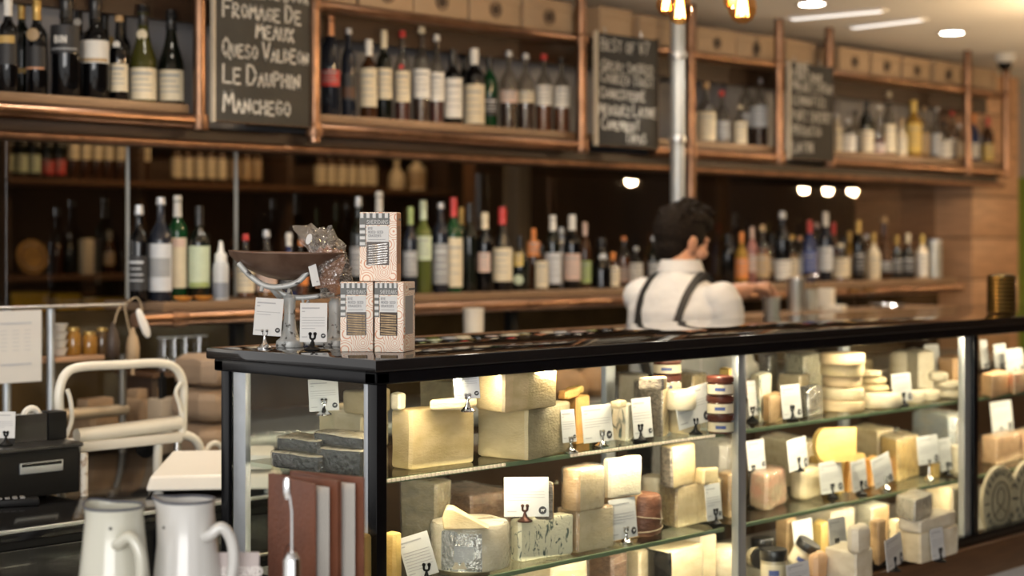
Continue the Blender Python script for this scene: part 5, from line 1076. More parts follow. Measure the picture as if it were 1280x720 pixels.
def cbox(label, px0, px1, ybot, ytop, zb, yaw, depth, side, win_):
    p = on_Z((px0 + px1) / 2, ybot, zb) ; kk = dep(p) / F; W = (px1 - px0) * kk; H_ = (ybot - ytop) * kk
    t = thing('cracker_box', label, 'cracker box', (p.x, p.y, zb + .0006), yaw, 'boxes of crackers on the case'); w2 = W / 2
    mb = MB(); mb.bbox((-w2, 0, 0), (w2, depth, H_), .0015); o = mb.build('carton', [ringm], t)
    MB().box((w2 - .0002, .002, .002), (w2 + .0006, depth - .002, H_ - .002)).build('side_panel', side, t, smooth=False)
    pn = MB(); pn.box((w2 + .0005, depth * .15, H_ * .25), (w2 + .0009, depth * .8, H_ * .80)); pn.build('ingredients_panel', greyink if side is not sidem else M('rose_text', (.30, .17, .12), .6, var=.2, scale=60), t, smooth=False)
    q = MB(); q.box((w2 + .0005, depth * .45, H_ * .88), (w2 + .001, depth * .95, H_ * .91))
    for i in range(5): q.box((w2 + .0005, depth * .93, H_ * (.50 + .075 * i)), (w2 + .001, depth, H_ * (.53 + .075 * i)))
    q.build('side_marks', stripe, t, smooth=False)
    MB().box((-w2, -.0008, H_ * .86), (w2 * .62, .0002, H_ * .985)).build('striped_header', stripe, t, smooth=False)
    MB().box((-w2, -.0008, H_ * .50), (-w2 * .66, .0002, H_ * .86)).build('striped_edge', stripe, t, smooth=False)
    q = MB()
    for i in range(5): q.box((-w2 * (.95 - .33 * i), -.0013, H_ * .915), (-w2 * (.78 - .33 * i), -.0006, H_ * .985))
    for i in range(4): q.box((-w2 * .98, -.0013, H_ * (.52 + .085 * i)), (-w2 * .70, -.0006, H_ * (.565 + .085 * i)))
    q.build('white_dashes', paper, t, smooth=False)
    MB().box((-w2 * .66, -.0011, H_ * .815), (w2 * .62, -.0001, H_ * .895)).build('name_band', stripe, t, smooth=False)
    q = MB(); letters(q, 'SHERIDANS', -w2 * .60, H_ * .83, H_ * .055, .0009, y=-.0011, asp=.55, gap=.18, thick=.0004); wm = max(v.x for v in q.v)
    for v in q.v: v.x = -w2 * .60 + (v.x + w2 * .60) * (w2 * 1.16) / (wm + w2 * .60)
    q.build('brand_lettering', paper, t, smooth=False)
    MB().box((-w2 * .62, -.0011, H_ * .57), (w2 * .58, -.0001, H_ * .80)).build('title_label', paper, t, smooth=False)
    q = MB()
    for i, w_ in enumerate(('RYE', 'MIXED SEED', 'CRACKERS')): letters(q, w_, -w2 * .52, H_ * (.745 - .052 * i), H_ * .034, .0009, y=-.0012, asp=.5, gap=.22, thick=.0004)
    q.box((-w2 * .52, -.0015, H_ * .60), (w2 * .4, -.0011, H_ * .608)); q.build('title_text', greyink, t, smooth=False)
    MB().box((-w2 * .62, -.0009, H_ * .235), (w2 * .60, .0001, H_ * .57)).build('window', M('window_dark', (.05, .03, .02), .4, var=.2), t, smooth=False)
    rr = random.Random(int(px0))
    for i in range(9):
        zc = H_ * (.255 + .034 * i); c_ = MB().bbox((-w2 * .54, -.0034, -H_ * .011), (w2 * .54, -.0006, H_ * .011), .0008).build('cracker', crk2 if win_ == 'c' else foilw, t); c_.location = (rr.uniform(-.0012, .0012), 0, zc); c_.rotation_euler = (0, R(rr.uniform(-3, 3) + (3 if win_ == 'c' else -5)), 0)
    TOPZ['bx'] = zb + H_ + .001
    return t
rosegrey = M('box_side_pattern', (.46, .33, .24), .55, var=.2, scale=30)
cbox('lower cracker box next to the scales', 425.5, 466, 440, 353, ZT, FACE + .06, .045, rosegrey, 'c')
cbox('lower cracker box with its printed side turned to view', 467, 505, 440.5, 353, ZT, FACE - .28, .075, ringm, 'c')
cbox('single cracker box stacked on top of the other two', 449, 496, 351.8, 265.5, 'bx' if False else TOPZ['bx'], FACE - .12, .05, sidem, 'w')
card('upright price card on chrome stand left of the scales', 318, 353, 373, 420, ZT, 331, 436, 'chrome', yaw=FACE + .05, roll=4, lines=2, group='price cards on the case top')
card('price card on black stand in front of the scales', 375, 409, 379, 428, ZT, 391, 438, 'black', yaw=FACE, lines=5, group='price cards on the case top')
# gold ribbed stack at the far end of the case top
p = on_Z(1252, 391, ZT); k = dep(p) / F; t = thing('ribbed_tin_stack', 'ribbed dark gold tin standing at the far end of the case', 'tin', (p.x, p.y, ZT + .0006), 0)
pr = []
for i in range(9): pr += [(17.5*k, i*5*k), (18.5*k, i*5*k + 2.4*k), (17.5*k, i*5*k + 4.8*k)]
MB().lathe(pr, 26).build('body', M('dark_gold', (.20, .12, .03), .25, .8, var=.4, scale=20), t); MB().lathe([(17*k, 45*k), (17*k, 47*k), (10*k, 48.5*k), (0, 49*k)], 24).build('lid', M('dark_gold'), t)
# ------------------------------------------------------------------ foreground ledge: jugs, menus, reserved sign
ZTB = .90
tb = thing('side_ledge', 'low timber ledge in front of the case end', 'table', (1.5, 1.95, 0))
MB().bbox((-.75, -.35, ZTB - .035), (.53, .62, ZTB), .004).build('top', walnut, tb)
for a, b in ((-.7, -.3), (.48, -.3), (-.7, .57), (.48, .57)): MB().bbox((a - .025, b - .025, 0), (a + .025, b + .025, ZTB - .035), .004).build('leg', darkwood, tb)
enamel = M('white_enamel', (.58, .57, .54), .18, var=.06, scale=5, coat=.5); enamelc = M('cream_enamel', (.55, .54, .45), .2, var=.06, scale=5, coat=.5); rimb = M('enamel_rim', (.10, .11, .14), .35, var=.4, scale=30); chip = M('enamel_chip', (.03, .03, .035), .6, var=.2)
def jug(label, axis, yrim, rtop, rbot, H_, mat, hx):
    D = F * (CAMZ - (ZTB + H_)) / (yrim - HY); p = on_D(axis, yrim, D); k = D / F; t = thing('enamel_jug', label, 'jug', (p.x, p.y, ZTB + .0006), FACE - (.55 if axis < 200 else .05), 'enamel jugs in front of the case')
    r1, r0 = rtop * k, rbot * k
    pr = [(r0 * .9, 0), (r0, .006), (r0 * .995, .02), (r1 + (r0 - r1) * .55, H_ * .42), (r1 + (r0 - r1) * .18, H_ * .75), (r1, H_ * .94), (r1 * 1.02, H_), (r1 * .975, H_), (r1 * .95, H_ * .92), (r1 + (r0 - r1) * .4, H_ * .4), (r0 * .9, .02), (0, .018)]
    m_ = MB().lathe(pr, 36)
    for v in m_.v:      # pulled-out pouring lip on the left
        if v.z > H_ * .86 and v.x < 0:
            f_ = (v.z - H_ * .86) / (H_ * .14) * max(0, (-v.x / r1) - .75) / .25; v.x -= .012 * f_; v.z += .006 * f_
    m_.build('body', mat, t)
    rm = MB().tube([(r1 * math.cos(R(a)) - (.012 * max(0, (-math.cos(R(a)) - .75) / .25) if math.cos(R(a)) < 0 else 0), r1 * math.sin(R(a)), H_ + .001 + .006 * max(0, (-math.cos(R(a)) - .75) / .25)) for a in range(0, 360, 12)], .0022, 6, closed=True).build('rim', rimb, t)
    h_ = MB().tube(smoothpath([(r1 * .80, -r1 * .68, H_ * .80), (r1 * 1.05, -r1 * .78, H_ * .82), (r1 * 1.45, -r1 * .72, H_ * .86), (r1 * 1.78, -r1 * .62, H_ * .78), (r1 * 1.85, -r1 * .58, H_ * .64), (r1 * 1.65, -r1 * .58, H_ * .46), (r0 * .98, -r0 * .5, H_ * .28)], 6), .0095, 10)
    for v in h_.v: v.y = v.y
    h_.build('handle', mat, t)
    rr = random.Random(int(axis))
    for i in range(1):
        a = R(-52 if axis < 200 else -128); z = H_ * (.90 if axis < 200 else .86); rrr = r1 * 1.01 + (r0 - r1) * .08; c_ = MB().lathe([(0, .001), (.0022, .0008), (.0028, 0)], 8).build('chip', chip, t); c_.location = (rrr * math.cos(a), rrr * math.sin(a), z); c_.rotation_euler = (R(90), 0, a + R(90))
jug('creamy enamel jug, left one of the pair', 143, 634, 36, 57, .27, enamelc, 187); jug('white enamel jug with big curved handle near the menus', 234, 626, 34, 54, .275, enamel, 292)
leather = M('brown_leather', (.175, .062, .032), .42, var=.3, scale=16, bump=.15, bscale=120); page = M('menu_page', (.70, .67, .62), .7, var=.05)
def menu(label, px, py, ang, fan, Ht=.298):
    D = F * (CAMZ - (ZTB + Ht)) / (py - HY); p = on_D(px, py, D); t = thing('leather_menu', label, 'menu', (p.x, p.y, ZTB + .0006), ang, 'leather menus standing together'); W = .158
    for s_, nm in ((0, 'cover'), (1, 'cover')):
        o = MB(); o.bbox((0, -.0018, 0), (W, .0018, Ht), .0015); c_ = o.build(nm, leather, t); c_.rotation_euler = (0, 0, R(fan) * s_); c_.location = (0, .004 * s_, 0)
    o = MB().tube([(0, .002, .001), (0, .002, Ht - .001)], .0042, 10).build('spine', leather, t)
    for i in range(5):
        o = MB().box((.004, -.0004, .008), (W - .008, .0004, Ht - .01)).build('page', page, t, smooth=False); o.rotation_euler = (0, 0, R(fan) * (.25 + .12 * i)); o.location = (0, .002, 0)
    e = MB().lathe([(.020, .0003), (.022, .0006), (.024, .0003)], 24, cap=False).build('embossed_ring', M('emboss', (.10, .035, .02), .5, var=.3), t); e.location = (W * .5, -.0019, Ht * .55); e.rotation_euler = (R(90), 0, 0)
    e = MB().bbox((-.012, -.0006, -.006), (.012, .0006, .006), .002).build('embossed_mark', M('emboss'), t); e.location = (W * .5, -.0021, Ht * .55)
    return t
vdir = -SA * 0 ; cov = Vector((SA, -CA)) * .0926 + Vector((CA, SA)) * (-.123); ang_ = math.atan2(cov.y, cov.x)
menu('front brown leather menu with embossed mark', 337, 592, ang_, 16); menu('rear brown leather menu behind the first one', 364, 588.5, ang_ + .04, 18)
# bright metal stand in front of the menus
p = on_D(365, 720, 2.62); t = thing('menu_stand', 'polished metal stand rising in front of the leather menus', 'stand', (p.x, p.y, ZTB + .0006), FACE); k = 2.62 / F
zt_ = CAMZ - (600 - HY) * k - ZTB
MB().lathe([(.035, 0), (.036, .004), (.03, .01), (.016, .03), (.011, .06), (.013, .10), (.014, CAMZ - (700 - HY) * k - ZTB), (.006, CAMZ - (690 - HY) * k - ZTB)], 22).build('foot', chrome, t)
MB().tube([(0, 0, CAMZ - (695 - HY) * k - ZTB), (.0, 0, CAMZ - (640 - HY) * k - ZTB), (-.005, 0, CAMZ - (612 - HY) * k - ZTB)], .0022, 10).build('rod', chrome, t)
MB().lathe([(.0, 0), (.004, .002), (.006, .012), (.0055, .03), (.003, .036), (0, .037)], 14, sy=.6).build('clip', chrome, t).location = (-.008, 0, CAMZ - (626 - HY) * k - ZTB)
Dr = 2.68; p = on_D(296, 800, Dr); k = Dr / F; t = thing('reserved_sign', 'small grey pink reserved sign beside the white jug', 'sign', (p.x, p.y, ZTB + .0006), FACE + .04); Hs = CAMZ - (693 - HY) * k - ZTB
o = MB().bbox((-26*k, -.002, 0), (26*k, .002, Hs), .001).build('plate', M('sign_plate', (.46, .39, .37), .5, var=.12, scale=14), t); o.rotation_euler = (R(-8), 0, 0)
q = MB(); letters(q, 'RESERVED', -20*k, Hs - 29*k, 10*k, 2.2*k, y=-.0021, asp=.5, gap=.14, thick=.0005); q.build('lettering', M('sign_ink', (.80, .74, .70), .6, var=.05), o, smooth=False)
MB().bbox((-20*k, -.002, 0), (20*k, .035, .004), .001).build('foot', M('sign_plate'), t)
# ------------------------------------------------------------------ black prep counter at the left
ZC = .95
pcn = thing('prep_counter', 'black topped prep counter with steel edge left of the case', 'counter', (1.0, 3.4, 0)); OP = Vector((1.0, 3.4, 0))
part(MB().bbox((.2, 3.40, ZC - .03), (2.95, YG - .002, ZC), .003), 'worktop', M('black_stone', (.008, .008, .009), .12, var=.3, scale=30), pcn, OP)
part(MB().bbox((.2, 3.392, ZC - .008), (2.95, 3.40, ZC + .001), .001), 'steel_edge', steel, pcn, OP)
part(MB().bbox((.2, 3.43, .08), (2.93, YG - .01, ZC - .031), .004), 'carcass', blackmat, pcn, OP)
for i in range(4):
    a = .25 + i * .67; d = part(MB().bbox((a, 3.412, .64), (a + .64, 3.43, .90), .004), 'drawer', black, pcn, OP); part(MB().bbox((a, 3.412, .12), (a + .64, 3.43, .62), .004), 'cupboard_door', black, pcn, OP)
    MB().tube([(a + .2 - OP.x, -.004, .80), (a + .44 - OP.x, -.004, .80)], .004).build('handle', steel, d)
# receipt printer / till unit
p = on_Y(100, 600, 3.72); X1 = p.x
tl = thing('till_unit', 'low black till unit with silver slot and worn white end', 'till', (X1 - .25, 3.72, ZC + .0006))
MB().bbox((-.35, 0, .012), (.25, .22, .128), .006).build('body', blackmat, tl); MB().bbox((-.36, -.01, .128), (.255, .24, .140), .004).build('lid', M('till_lid', (.05, .05, .05), .3, .5, var=.3), tl)
MB().bbox((.08, -.004, .072), (.20, .002, .100), .002).build('slot_plate', alu, tl); MB().bbox((.085, -.006, .09), (.195, .0, .098), .001).build('slot', black, tl)
MB().tube([(.262, .0, .0), (.262, .0, .11)], .010, 10).build('worn_post', M('worn_white', (.62, .58, .50), .6, col2=(.25, .15, .08), scale=40, contrast=(.3, .5)), tl)
for a in (-.3, .2): MB().lathe([(.012, 0), (.012, .013)], 12, (a, .1, 0)).build('foot', blackmat, tl)
ZTL = ZC + .1412
p = on_Y(50, 545, 3.80); t = thing('tape_dispenser', 'black tape dispenser standing on the till unit', 'tape dispenser', (p.x, 3.80, ZTL)); 
MB().prism([(-.07, 0), (.02, 0), (.02, .035), (-.07, .035)], 0, .07).build('body', M('smoky_plastic', (.04, .038, .036), .15, var=.3), t); MB().bbox((.022, -.005, 0), (.075, .05, .072), .004).build('front_block', blackmat, t)
o = MB().tube([(.021 * math.cos(R(a)), 0, .021 * math.sin(R(a))) for a in range(0, 360, 20)], .009, 8, closed=True).build('tape_roll', M('tape', (.70, .68, .62), .4, var=.1), t); o.location = (-.015, .017, .062)
card('little price card with figure stand on the till unit', -12, 19, 515, 548, ZTL, 8, 557, 'black', yaw=FACE, logo=False, group='cards on the till')
p = on_Z(20, 632, ZC); t = thing('card_terminal', 'black keypad handset lying on the prep counter', 'handset', (p.x, p.y, ZC + .0006), FACE + .35)
MB().bbox((-.07, -.025, 0), (.055, .025, .018), .006).build('body', blackmat, t)
for i in range(4):
    for j in range(3): MB().bbox((-.045 + i * .018, -.016 + j * .012, .018), (-.033 + i * .018, -.008 + j * .012, .021), .001).build('key', M('key_grey', (.25, .25, .25), .5, var=.1), t)
# kitchen scale
p = on_Z(262, 618, ZC); t = thing('kitchen_scale', 'low white plastic kitchen scale at the end of the prep counter', 'scale', (p.x, p.y, ZC + .0006), FACE + .12); k = dep(p) / F
wsc = M('scale_white', (.72, .69, .63), .4, var=.05)
m_ = MB(); a_, b_ = -78*k, 88*k
m_.add([(a_, -.02, .012), (b_, -.02, .012), (b_, .26, .012), (a_, .26, .012), (a_ + .01, -.005, .05), (b_ - .01, -.005, .05), (b_ - .03, .24, .085), (a_ + .05, .24, .085)], [(0,3,2,1),(4,5,6,7),(0,1,5,4),(1,2,6,5),(2,3,7,6),(3,0,4,7)])
o = m_.build('body', wsc, t); bv = o.modifiers.new('soft', 'BEVEL'); bv.width = .008; bv.segments = 3
for q in (a_ + .03, b_ - .03):
    for y in (.01, .23): MB().lathe([(.014, 0), (.014, .014)], 12, (q, y, 0)).build('foot', M('foot_grey', (.4, .4, .38), .5, var=.05), t)
MB().bbox((b_ - .09, .0, .06), (b_ - .02, .2, .10), .01).build('pillar', wsc, t)
# cream tubular frame with tray (manual slicer)
YF = 3.9; creamp = M('cream_paint_metal', (.72, .69, .60), .32, var=.08, scale=10, coat=.3)
p = on_Y(150, 585, YF); sl = thing('cream_slicer_frame', 'cream tubular frame with sloping tray on the prep counter', 'slicer', (p.x, YF, ZC + .0006)); OS = Vector((p.x, YF, ZC + .0006))
def fp(x, y, dy=0): return on_Y(x, y, YF + dy) - OS
MB().tube(smoothpath([fp(80, 552), fp(75, 520), fp(74, 490), fp(82, 468), fp(100, 459), fp(150, 456), fp(200, 454), fp(220, 461), fp(229, 480), fp(229, 510), fp(228, 538), fp(226, 546)], 6), .0125, 12).build('arch', creamp, sl)
MB().tube([fp(96, 545), fp(224, 528)], .020, 14).build('tray_tube', creamp, sl)
MB().bbox((fp(96, 545).x, -.02, fp(160, 545).z - .03), (fp(224, 528).x, .09, fp(160, 545).z - .002), .006).build('tray', M('tray_white', (.66, .64, .58), .35, var=.05), sl)
for pts in ([(84, 487), (88, 500), (90, 520), (88, 532), (83, 545)], [(226, 478), (220, 490), (224, 505), (226, 515)]): MB().tube(smoothpath([fp(x, y, -.02) for x, y in pts], 5), .006, 8).build('side_clip', creamp, sl)
MB().tube(smoothpath([fp(212, 546), fp(232, 544), fp(246, 552), fp(252, 570), fp(252, 592)], 6), .013, 12).build('curved_foot', creamp, sl)
MB().tube(smoothpath([fp(206, 546), fp(199, 552), fp(197, 570), fp(197, 592)], 6), .013, 12).build('front_foot', creamp, sl)
fl_ = fp(222, 546); MB().tube([fl_, (fl_.x, 0, 0)], .011, 12).build('chrome_leg', chrome, sl)
f0 = fp(88, 552); MB().tube([f0, (f0.x, .05, 0)], .011, 12).build('back_foot', creamp, sl)
for x in (197, 252): q = fp(x, 590); MB().tube([q + Vector((0, 0, .004)), (q.x, 0, 0)], .013, 12).build('foot_end', creamp, sl)
o = MB().tube([(.028 * math.cos(R(a)), 0, .028 * math.sin(R(a))) for a in range(0, 360, 15)], .008, 8, closed=True).build('knob_ring', creamp, sl); o.location = fp(268, 566); 
o = MB().lathe([(.0, 0), (.03, .002), (.032, .012), (.012, .02), (0, .021)], 18).build('dark_wheel', blackmat, sl); o.location = fp(180, 558, .06); o.rotation_euler = (R(90), 0, 0)
# paper sheet and steel rail by the ledge end
YR = 4.37; a_, b_ = on_Y(-20, 386, YR), on_Y(158, 384, YR)
rl = thing('steel_rail', 'thin steel rail running up to the copper pipe end', 'rail', (a_.x, YR, 0)); MB().tube([(0, 0, a_.z), (b_.x - a_.x, 0, a_.z)], .006, 10).build('rod', steel, rl)
for px in (15, 70): X = on_Y(px, 400, YR).x - a_.x; MB().tube([(X, .03, ZC + .0005), (X, .03, a_.z)], .012, 10).build('standard', alu, rl)
q0, q1 = on_Y(60, 452, YR), on_Y(140, 446, YR); MB().bbox((q0.x - a_.x, .04, q0.z - .008), (q1.x - a_.x, .12, q0.z + .008), .003).build('wood_slat', orangewood, rl)
q0, q1 = on_Y(68, 521, YR), on_Y(165, 513, YR); MB().tube([(q0.x - a_.x, .03, q0.z), (q1.x - a_.x, .03, q0.z)], .018, 10).build('lower_tube', M('buff_metal', (.42, .33, .22), .4, .2, var=.2), rl)
q = on_Y(160, 480, YR); MB().tube([(q.x - a_.x, .03, ZC + .0005), (q.x - a_.x, .03, q.z + .09)], .012, 10).build('standard', M('dark_steel', (.18, .17, .15), .35, .6, var=.2), rl)
s0, s1 = on_Y(-6, 389, YR - .012), on_Y(52, 389, YR - .012); zb_ = on_Y(25, 478, YR - .012).z
sh_ = thing('paper_sheet', 'white printed sheet hanging from the steel rail', 'paper', (s0.x, YR - .012, zb_)); W = s1.x - s0.x; H_ = s0.z - zb_
MB().box((0, 0, 0), (W, .0012, H_)).build('sheet', paper, sh_, smooth=False)
q = MB(); q.box((W*.1, -.0006, H_*.81), (W*.78, .0, H_*.835)); q.box((W*.1, -.0006, H_*.24), (W*.78, 0, H_*.265))
for i in range(6):
    for j in range(3): q.box((W*(.12 + .25*j), -.0006, H_*(.72 - .055*i)), (W*(.26 + .25*j), 0, H_*(.728 - .055*i)))
q.build('printed_rows', M('pale_ink', (.42, .45, .50), .7, var=.1), sh_, smooth=False)
zsl = on_Y(60, 452, YR).z + .0086
for px, r_, h_, m_, lab in ((92, .022, .085, M('amber_jar', (.30, .14, .02), .12, var=.3, coat=.4), 'amber jar on the timber slat nearest the standard'), (112, .024, .07, M('amber_jar'), 'second amber jar on the timber slat'), (128, .02, .08, M('brown_jar', (.09, .05, .02), .15, var=.3, coat=.4), 'dark brown jar on the timber slat')):
    q = on_Y(px, 440, YR + .08); t = thing('storage_jar', lab, 'jar', (q.x, YR + .08, zsl), 0, 'jars on the timber slat'); MB().lathe([(r_*.9, 0), (r_, .005), (r_, h_*.75), (r_*.75, h_*.86), (r_*.75, h_*.9)], 18).build('jar_body', m_, t); MB().lathe([(r_*.8, h_*.88), (r_*.8, h_), (0, h_)], 18).build('lid', CM('gold'), t)
zc_ = zsl
for i in range(4):
    q = on_Y(74, 440, YR + .08); o = MB().lathe([(.014, 0), (.018, .002), (.026, .022), (.027, .024), (.024, .022), (.013, .004), (0, .004)], 18).build('white_cup', M('cup_white', (.66, .62, .55), .3, var=.04), None, loc=(q.x, YR + .08, zc_)); tag(o, '%s white cup of the stack on the timber slat' % ('lowest', 'second', 'third', 'topmost')[i], 'cup', 'white cups stacked on the timber slat'); zc_ += .0245
bagm = M('paper_bag', (.40, .27, .16), .75, var=.25, scale=10, bump=.4, bscale=40)
for px, w_, hh, lab in ((118, .13, .13, 'brown paper bag behind the cream slicer frame'), (178, .12, .15, 'taller brown paper bag behind the cream slicer frame')):
    q = on_Y(px, 520, 4.55); m_ = MB(); pts, sd = footprint([Vector((-w_/2, -.06)), Vector((w_/2, -.06)), Vector((w_/2, .06)), Vector((-w_/2, .06))], [.004]*4, .012)
    loft(m_, pts, ['x'] * len(pts), hh, .012, px, .005, .0, (.004, 0), lambda z: 0); t = thing('paper_bag', lab, 'bag', (q.x, 4.55, ZC + .0006), .2, 'paper bags on the prep counter'); m_.build('sack', bagm, t); MB().bbox((-w_*.42, -.03, hh - .004), (w_*.42, .02, hh + .03), .006).build('folded_top', bagm, t)
# things hung from the end of the copper pipe
def hang(label, pts, objs, cat, name):
    a = on_Y(*pts[0], YS - .05); t = thing(name, label, cat, (a.x, YS - .05, a.z), 0)
    MB().tube(smoothpath([on_Y(x, y, YS - .05) - a for x, y in pts], 5), .0022, 6).build('string', M('hemp_string', (.50, .38, .24), .8, var=.2), t)
    for f_ in objs: f_(t, a)
def scoop(t, a):
    m_ = MB().lathe([(0, -.05), (.008, -.046), (.014, -.03), (.015, .0), (.012, .03), (.008, .045), (0, .05)], 16, sy=.35); o = m_.build('white_blade', M('white_plastic', (.80, .79, .76), .35, var=.03), t); o.location = on_Y(179, 404, YS - .055) - a; o.rotation_euler = (0, R(-24), 0)
def mallet(mat, px, py, s_):
    def f(t, a):
        o = MB().lathe([(.016*s_, -.045*s_), (.02*s_, -.04*s_), (.021*s_, 0), (.016*s_, .03*s_), (.008*s_, .045*s_), (.005*s_, .06*s_), (0, .061*s_)], 16).build('paddle', mat, t); o.location = on_Y(px, py, YS - .05) - a
        MB().tube([(0, 0, -.045*s_), (0, 0, -.085*s_)], .006*s_, 8).build('handle', mat, o)
    return f
hang('white plastic scraper hanging on string from the copper pipe end', [(160, 377), (170, 372), (176, 380), (178, 392)], [scoop], 'scraper', 'hanging_scraper')
hang('pale wooden paddle hanging on string from the pipe end', [(158, 378), (156, 384), (160, 405), (165, 428)], [mallet(M('paddle_wood', (.45, .32, .19), .6, var=.3), 166, 434, 1.0)], 'paddle', 'hanging_paddle')
hang('dark wooden brush hanging beside the pale paddle', [(152, 380), (146, 392), (142, 408)], [mallet(M('brush_dark', (.05, .03, .02), .5, var=.4), 141, 428, 1.0)], 'brush', 'hanging_brush')
# glasses, utensils and bags on the back part of the prep counter, cups behind the case
tumb = GLASS('tumbler_glass', (.94, .95, .93), ior=1.5, base=.06)
def glassware(label, px, Y, z, r, h, stem=False):
    p = on_Y(px, 400, Y); t = thing('drinking_glass', label, 'glass', (p.x, Y, z), 0, 'clear glasses under the bottle ledge')
    MB().lathe([(r, 0), (r * 1.0, .004), (r * .95, h * .4), (r * .8, h * .9), (r * .78, h)], 18).build('bowl', tumb, t); MB().lathe([(0, h * .95), (r * .79, h * .95), (r * .8, h * 1.0), (0, h)], 18).build('heel', M('glass_heel', (.55, .55, .52), .15, var=.2), t)
sb = thing('glass_shelf_unit', 'small timber shelf carrying upturned glasses under the ledge', 'shelf', (px_X(176, 4.55), 4.5, 0)); X0s, X1s = 0, px_X(300, 4.55) - px_X(176, 4.55)
MB().bbox((X0s, -.02, 1.165), (X1s, .2, 1.183), .003).build('board', walnut, sb)
for a in (X0s + .02, X1s - .02): MB().bbox((a - .012, 0, ZC + .0005), (a + .012, .18, 1.165), .003).build('support', darkwood, sb)
for i, (px, o_) in enumerate(((206, 'first'), (219, 'second'), (233, 'third'), (250, 'fourth'))): glassware('upturned clear tumbler on the small shelf, %s from the pipe end' % o_, px, 4.54, 1.1836, .032, .11)
beanb = M('cream_sack', (.34, .24, .16), .7, var=.2, scale=8, bump=.3, bscale=30); zq_ = ZC + .0006
for i, (nm, w_, hh) in enumerate((('lowest', .17, .10), ('middle', .165, .095), ('topmost', .155, .09))):
    p = on_Y(262, 500, 4.15); m_ = MB(); pts, sd = footprint([Vector((-w_/2, -.1)), Vector((w_/2, -.1)), Vector((w_/2, .1)), Vector((-w_/2, .1))], [.006]*4, .03)
    loft(m_, pts, ['x'] * len(pts), hh, .03, i * 9.1, .006, .004, (0, 0), lambda q: 0); o = m_.build('beige_sack', beanb, None, loc=(p.x, 4.15, zq_)); tag(o, '%s plump beige sack of the pile behind the slicer' % nm, 'sack', 'beige sacks piled on the prep counter'); zq_ += hh + .011
up = on_Y(213, 520, 4.3); t = thing('utensil_pot', 'square cream pot holding black handled utensils', 'utensil pot', (up.x, 4.3, ZC + .0006)); MB().bbox((-.06, -.04, 0), (.06, .04, .17), .008).build('pot', M('pot_cream', (.45, .36, .26), .5, var=.1), t)
for i in range(6): MB().tube([(-.045 + i * .018, -.02 + .02 * (i % 3), .05), (-.05 + i * .02, -.02 + .02 * (i % 3), .235 + .015 * (i % 2))], .007, 8).build('utensil_handle', blackmat, t)
p = on_Y(592, 400, 4.3); t = thing('white_cup', 'tall white cup standing on the back counter near the ledge post', 'cup', (p.x, 4.3, 1.0006)); k = dep(p) / F
MB().lathe([(10*k, 0), (10.5*k, .005), (13*k, CAMZ - (386 - HY) * k - 1.0), (12.4*k, CAMZ - (386 - HY) * k - 1.0), (10*k, .02), (0, .015)], 22).build('cup_body', M('cup_white', (.66, .62, .55), .3, var=.04), t); MB().lathe([(13.1*k, -.004), (13.6*k, 0), (13.1*k, .004)], 22, (0, 0, CAMZ - (387 - HY) * k - 1.0), cap=False).build('rim', M('cup_white'), t)
# loaves and tubs on the back counter, glimpsed through the case
loaf = M('loaf_crust', (.52, .30, .16), .7, var=.4, scale=12, bump=.3, bscale=40)
for px, py, s_, lab in ((712, 478, 1.0, 'round brown loaf on the back counter, first seen through the case'), (748, 488, .9, 'smaller brown loaf next to the first one'), (640, 470, .9, 'brown loaf behind the large yellow block')):
    p = on_Z(px, 520, 1.0) if False else on_Y(px, py, 4.22); o = MB().lathe([(0, 0), (.075*s_, .002), (.1*s_, .03), (.095*s_, .07), (.06*s_, .105), (.02*s_, .118), (0, .12)], 24, jit=.06, sy=.75).build('bread_loaf', loaf, None, loc=(p.x, 4.24, 1.0006)); tag(o, lab, 'bread', 'loaves on the back counter')
# ------------------------------------------------------------------ bartender, seen from behind, facing along the bar
PY = 3.56; pb = on_Y(847, 300, PY); TH = R(4)
per = thing('person', 'bartender in white shirt and black braces, back turned, reaching right', 'person', (pb.x, PY, 0), TH + R(90))
skin = M('skin', (.52, .27, .17), .5, var=.12, scale=14, sss=.05); shirtm = M('white_shirt', (.60, .61, .63), .75, var=.05, scale=6, bump=.25, bscale=14)  # skin tone saturated to carry the warm light on the arm
hairm = M('dark_hair', (.010, .006, .004), .75, spec=.15, var=.6, scale=60, bump=.8, bscale=90); trou = M('black_trousers', (.012, .012, .013), .8, var=.3); strapm = M('black_braces', (.008, .008, .009), .6, var=.3)
def rings(mb, rg, n=24, c=(0, 0)):
    vs = []; fs = []
    for (z, rx, ry, ox, oy) in rg:
        for i in range(n): a = 2 * math.pi * i / n; vs.append((c[0] + ox + rx * math.cos(a), c[1] + oy + ry * math.sin(a), z))
    for l in range(len(rg) - 1):
        for i in range(n): fs.append((l*n+i, l*n+(i+1) % n, (l+1)*n+(i+1) % n, (l+1)*n+i))
    fs.append(tuple(reversed(range(n)))); fs.append(tuple((len(rg)-1)*n + i for i in range(n))); mb.add(vs, fs); return mb
def ball(mb, c, r, s=(1, 1, 1), n=16):
    T = mb.T.copy(); mb.T = T @ Matrix.Translation(c) @ Matrix.Diagonal((*s, 1)); mb.lathe([(r * math.sin(math.pi * i / 10) + 1e-5, -r * math.cos(math.pi * i / 10)) for i in range(11)], n); mb.T = T; return mb
def fused(mb, name, mat, vox, par, smooth=3):
    o = mb.build(name, mat, par); m = o.modifiers.new('fuse', 'REMESH'); m.mode = 'VOXEL'; m.voxel_size = vox; m.use_smooth_shade = True
    s = o.modifiers.new('soften', 'SMOOTH'); s.iterations = smooth; s.factor = .5; return o
HL = Vector((.035, -.075, 1.60))          # head centre: leaning forward
LS, LE, LW = Vector((.17, -.02, 1.415)), Vector((.185, -.30, 1.36)), Vector((.055, -.545, 1.425))
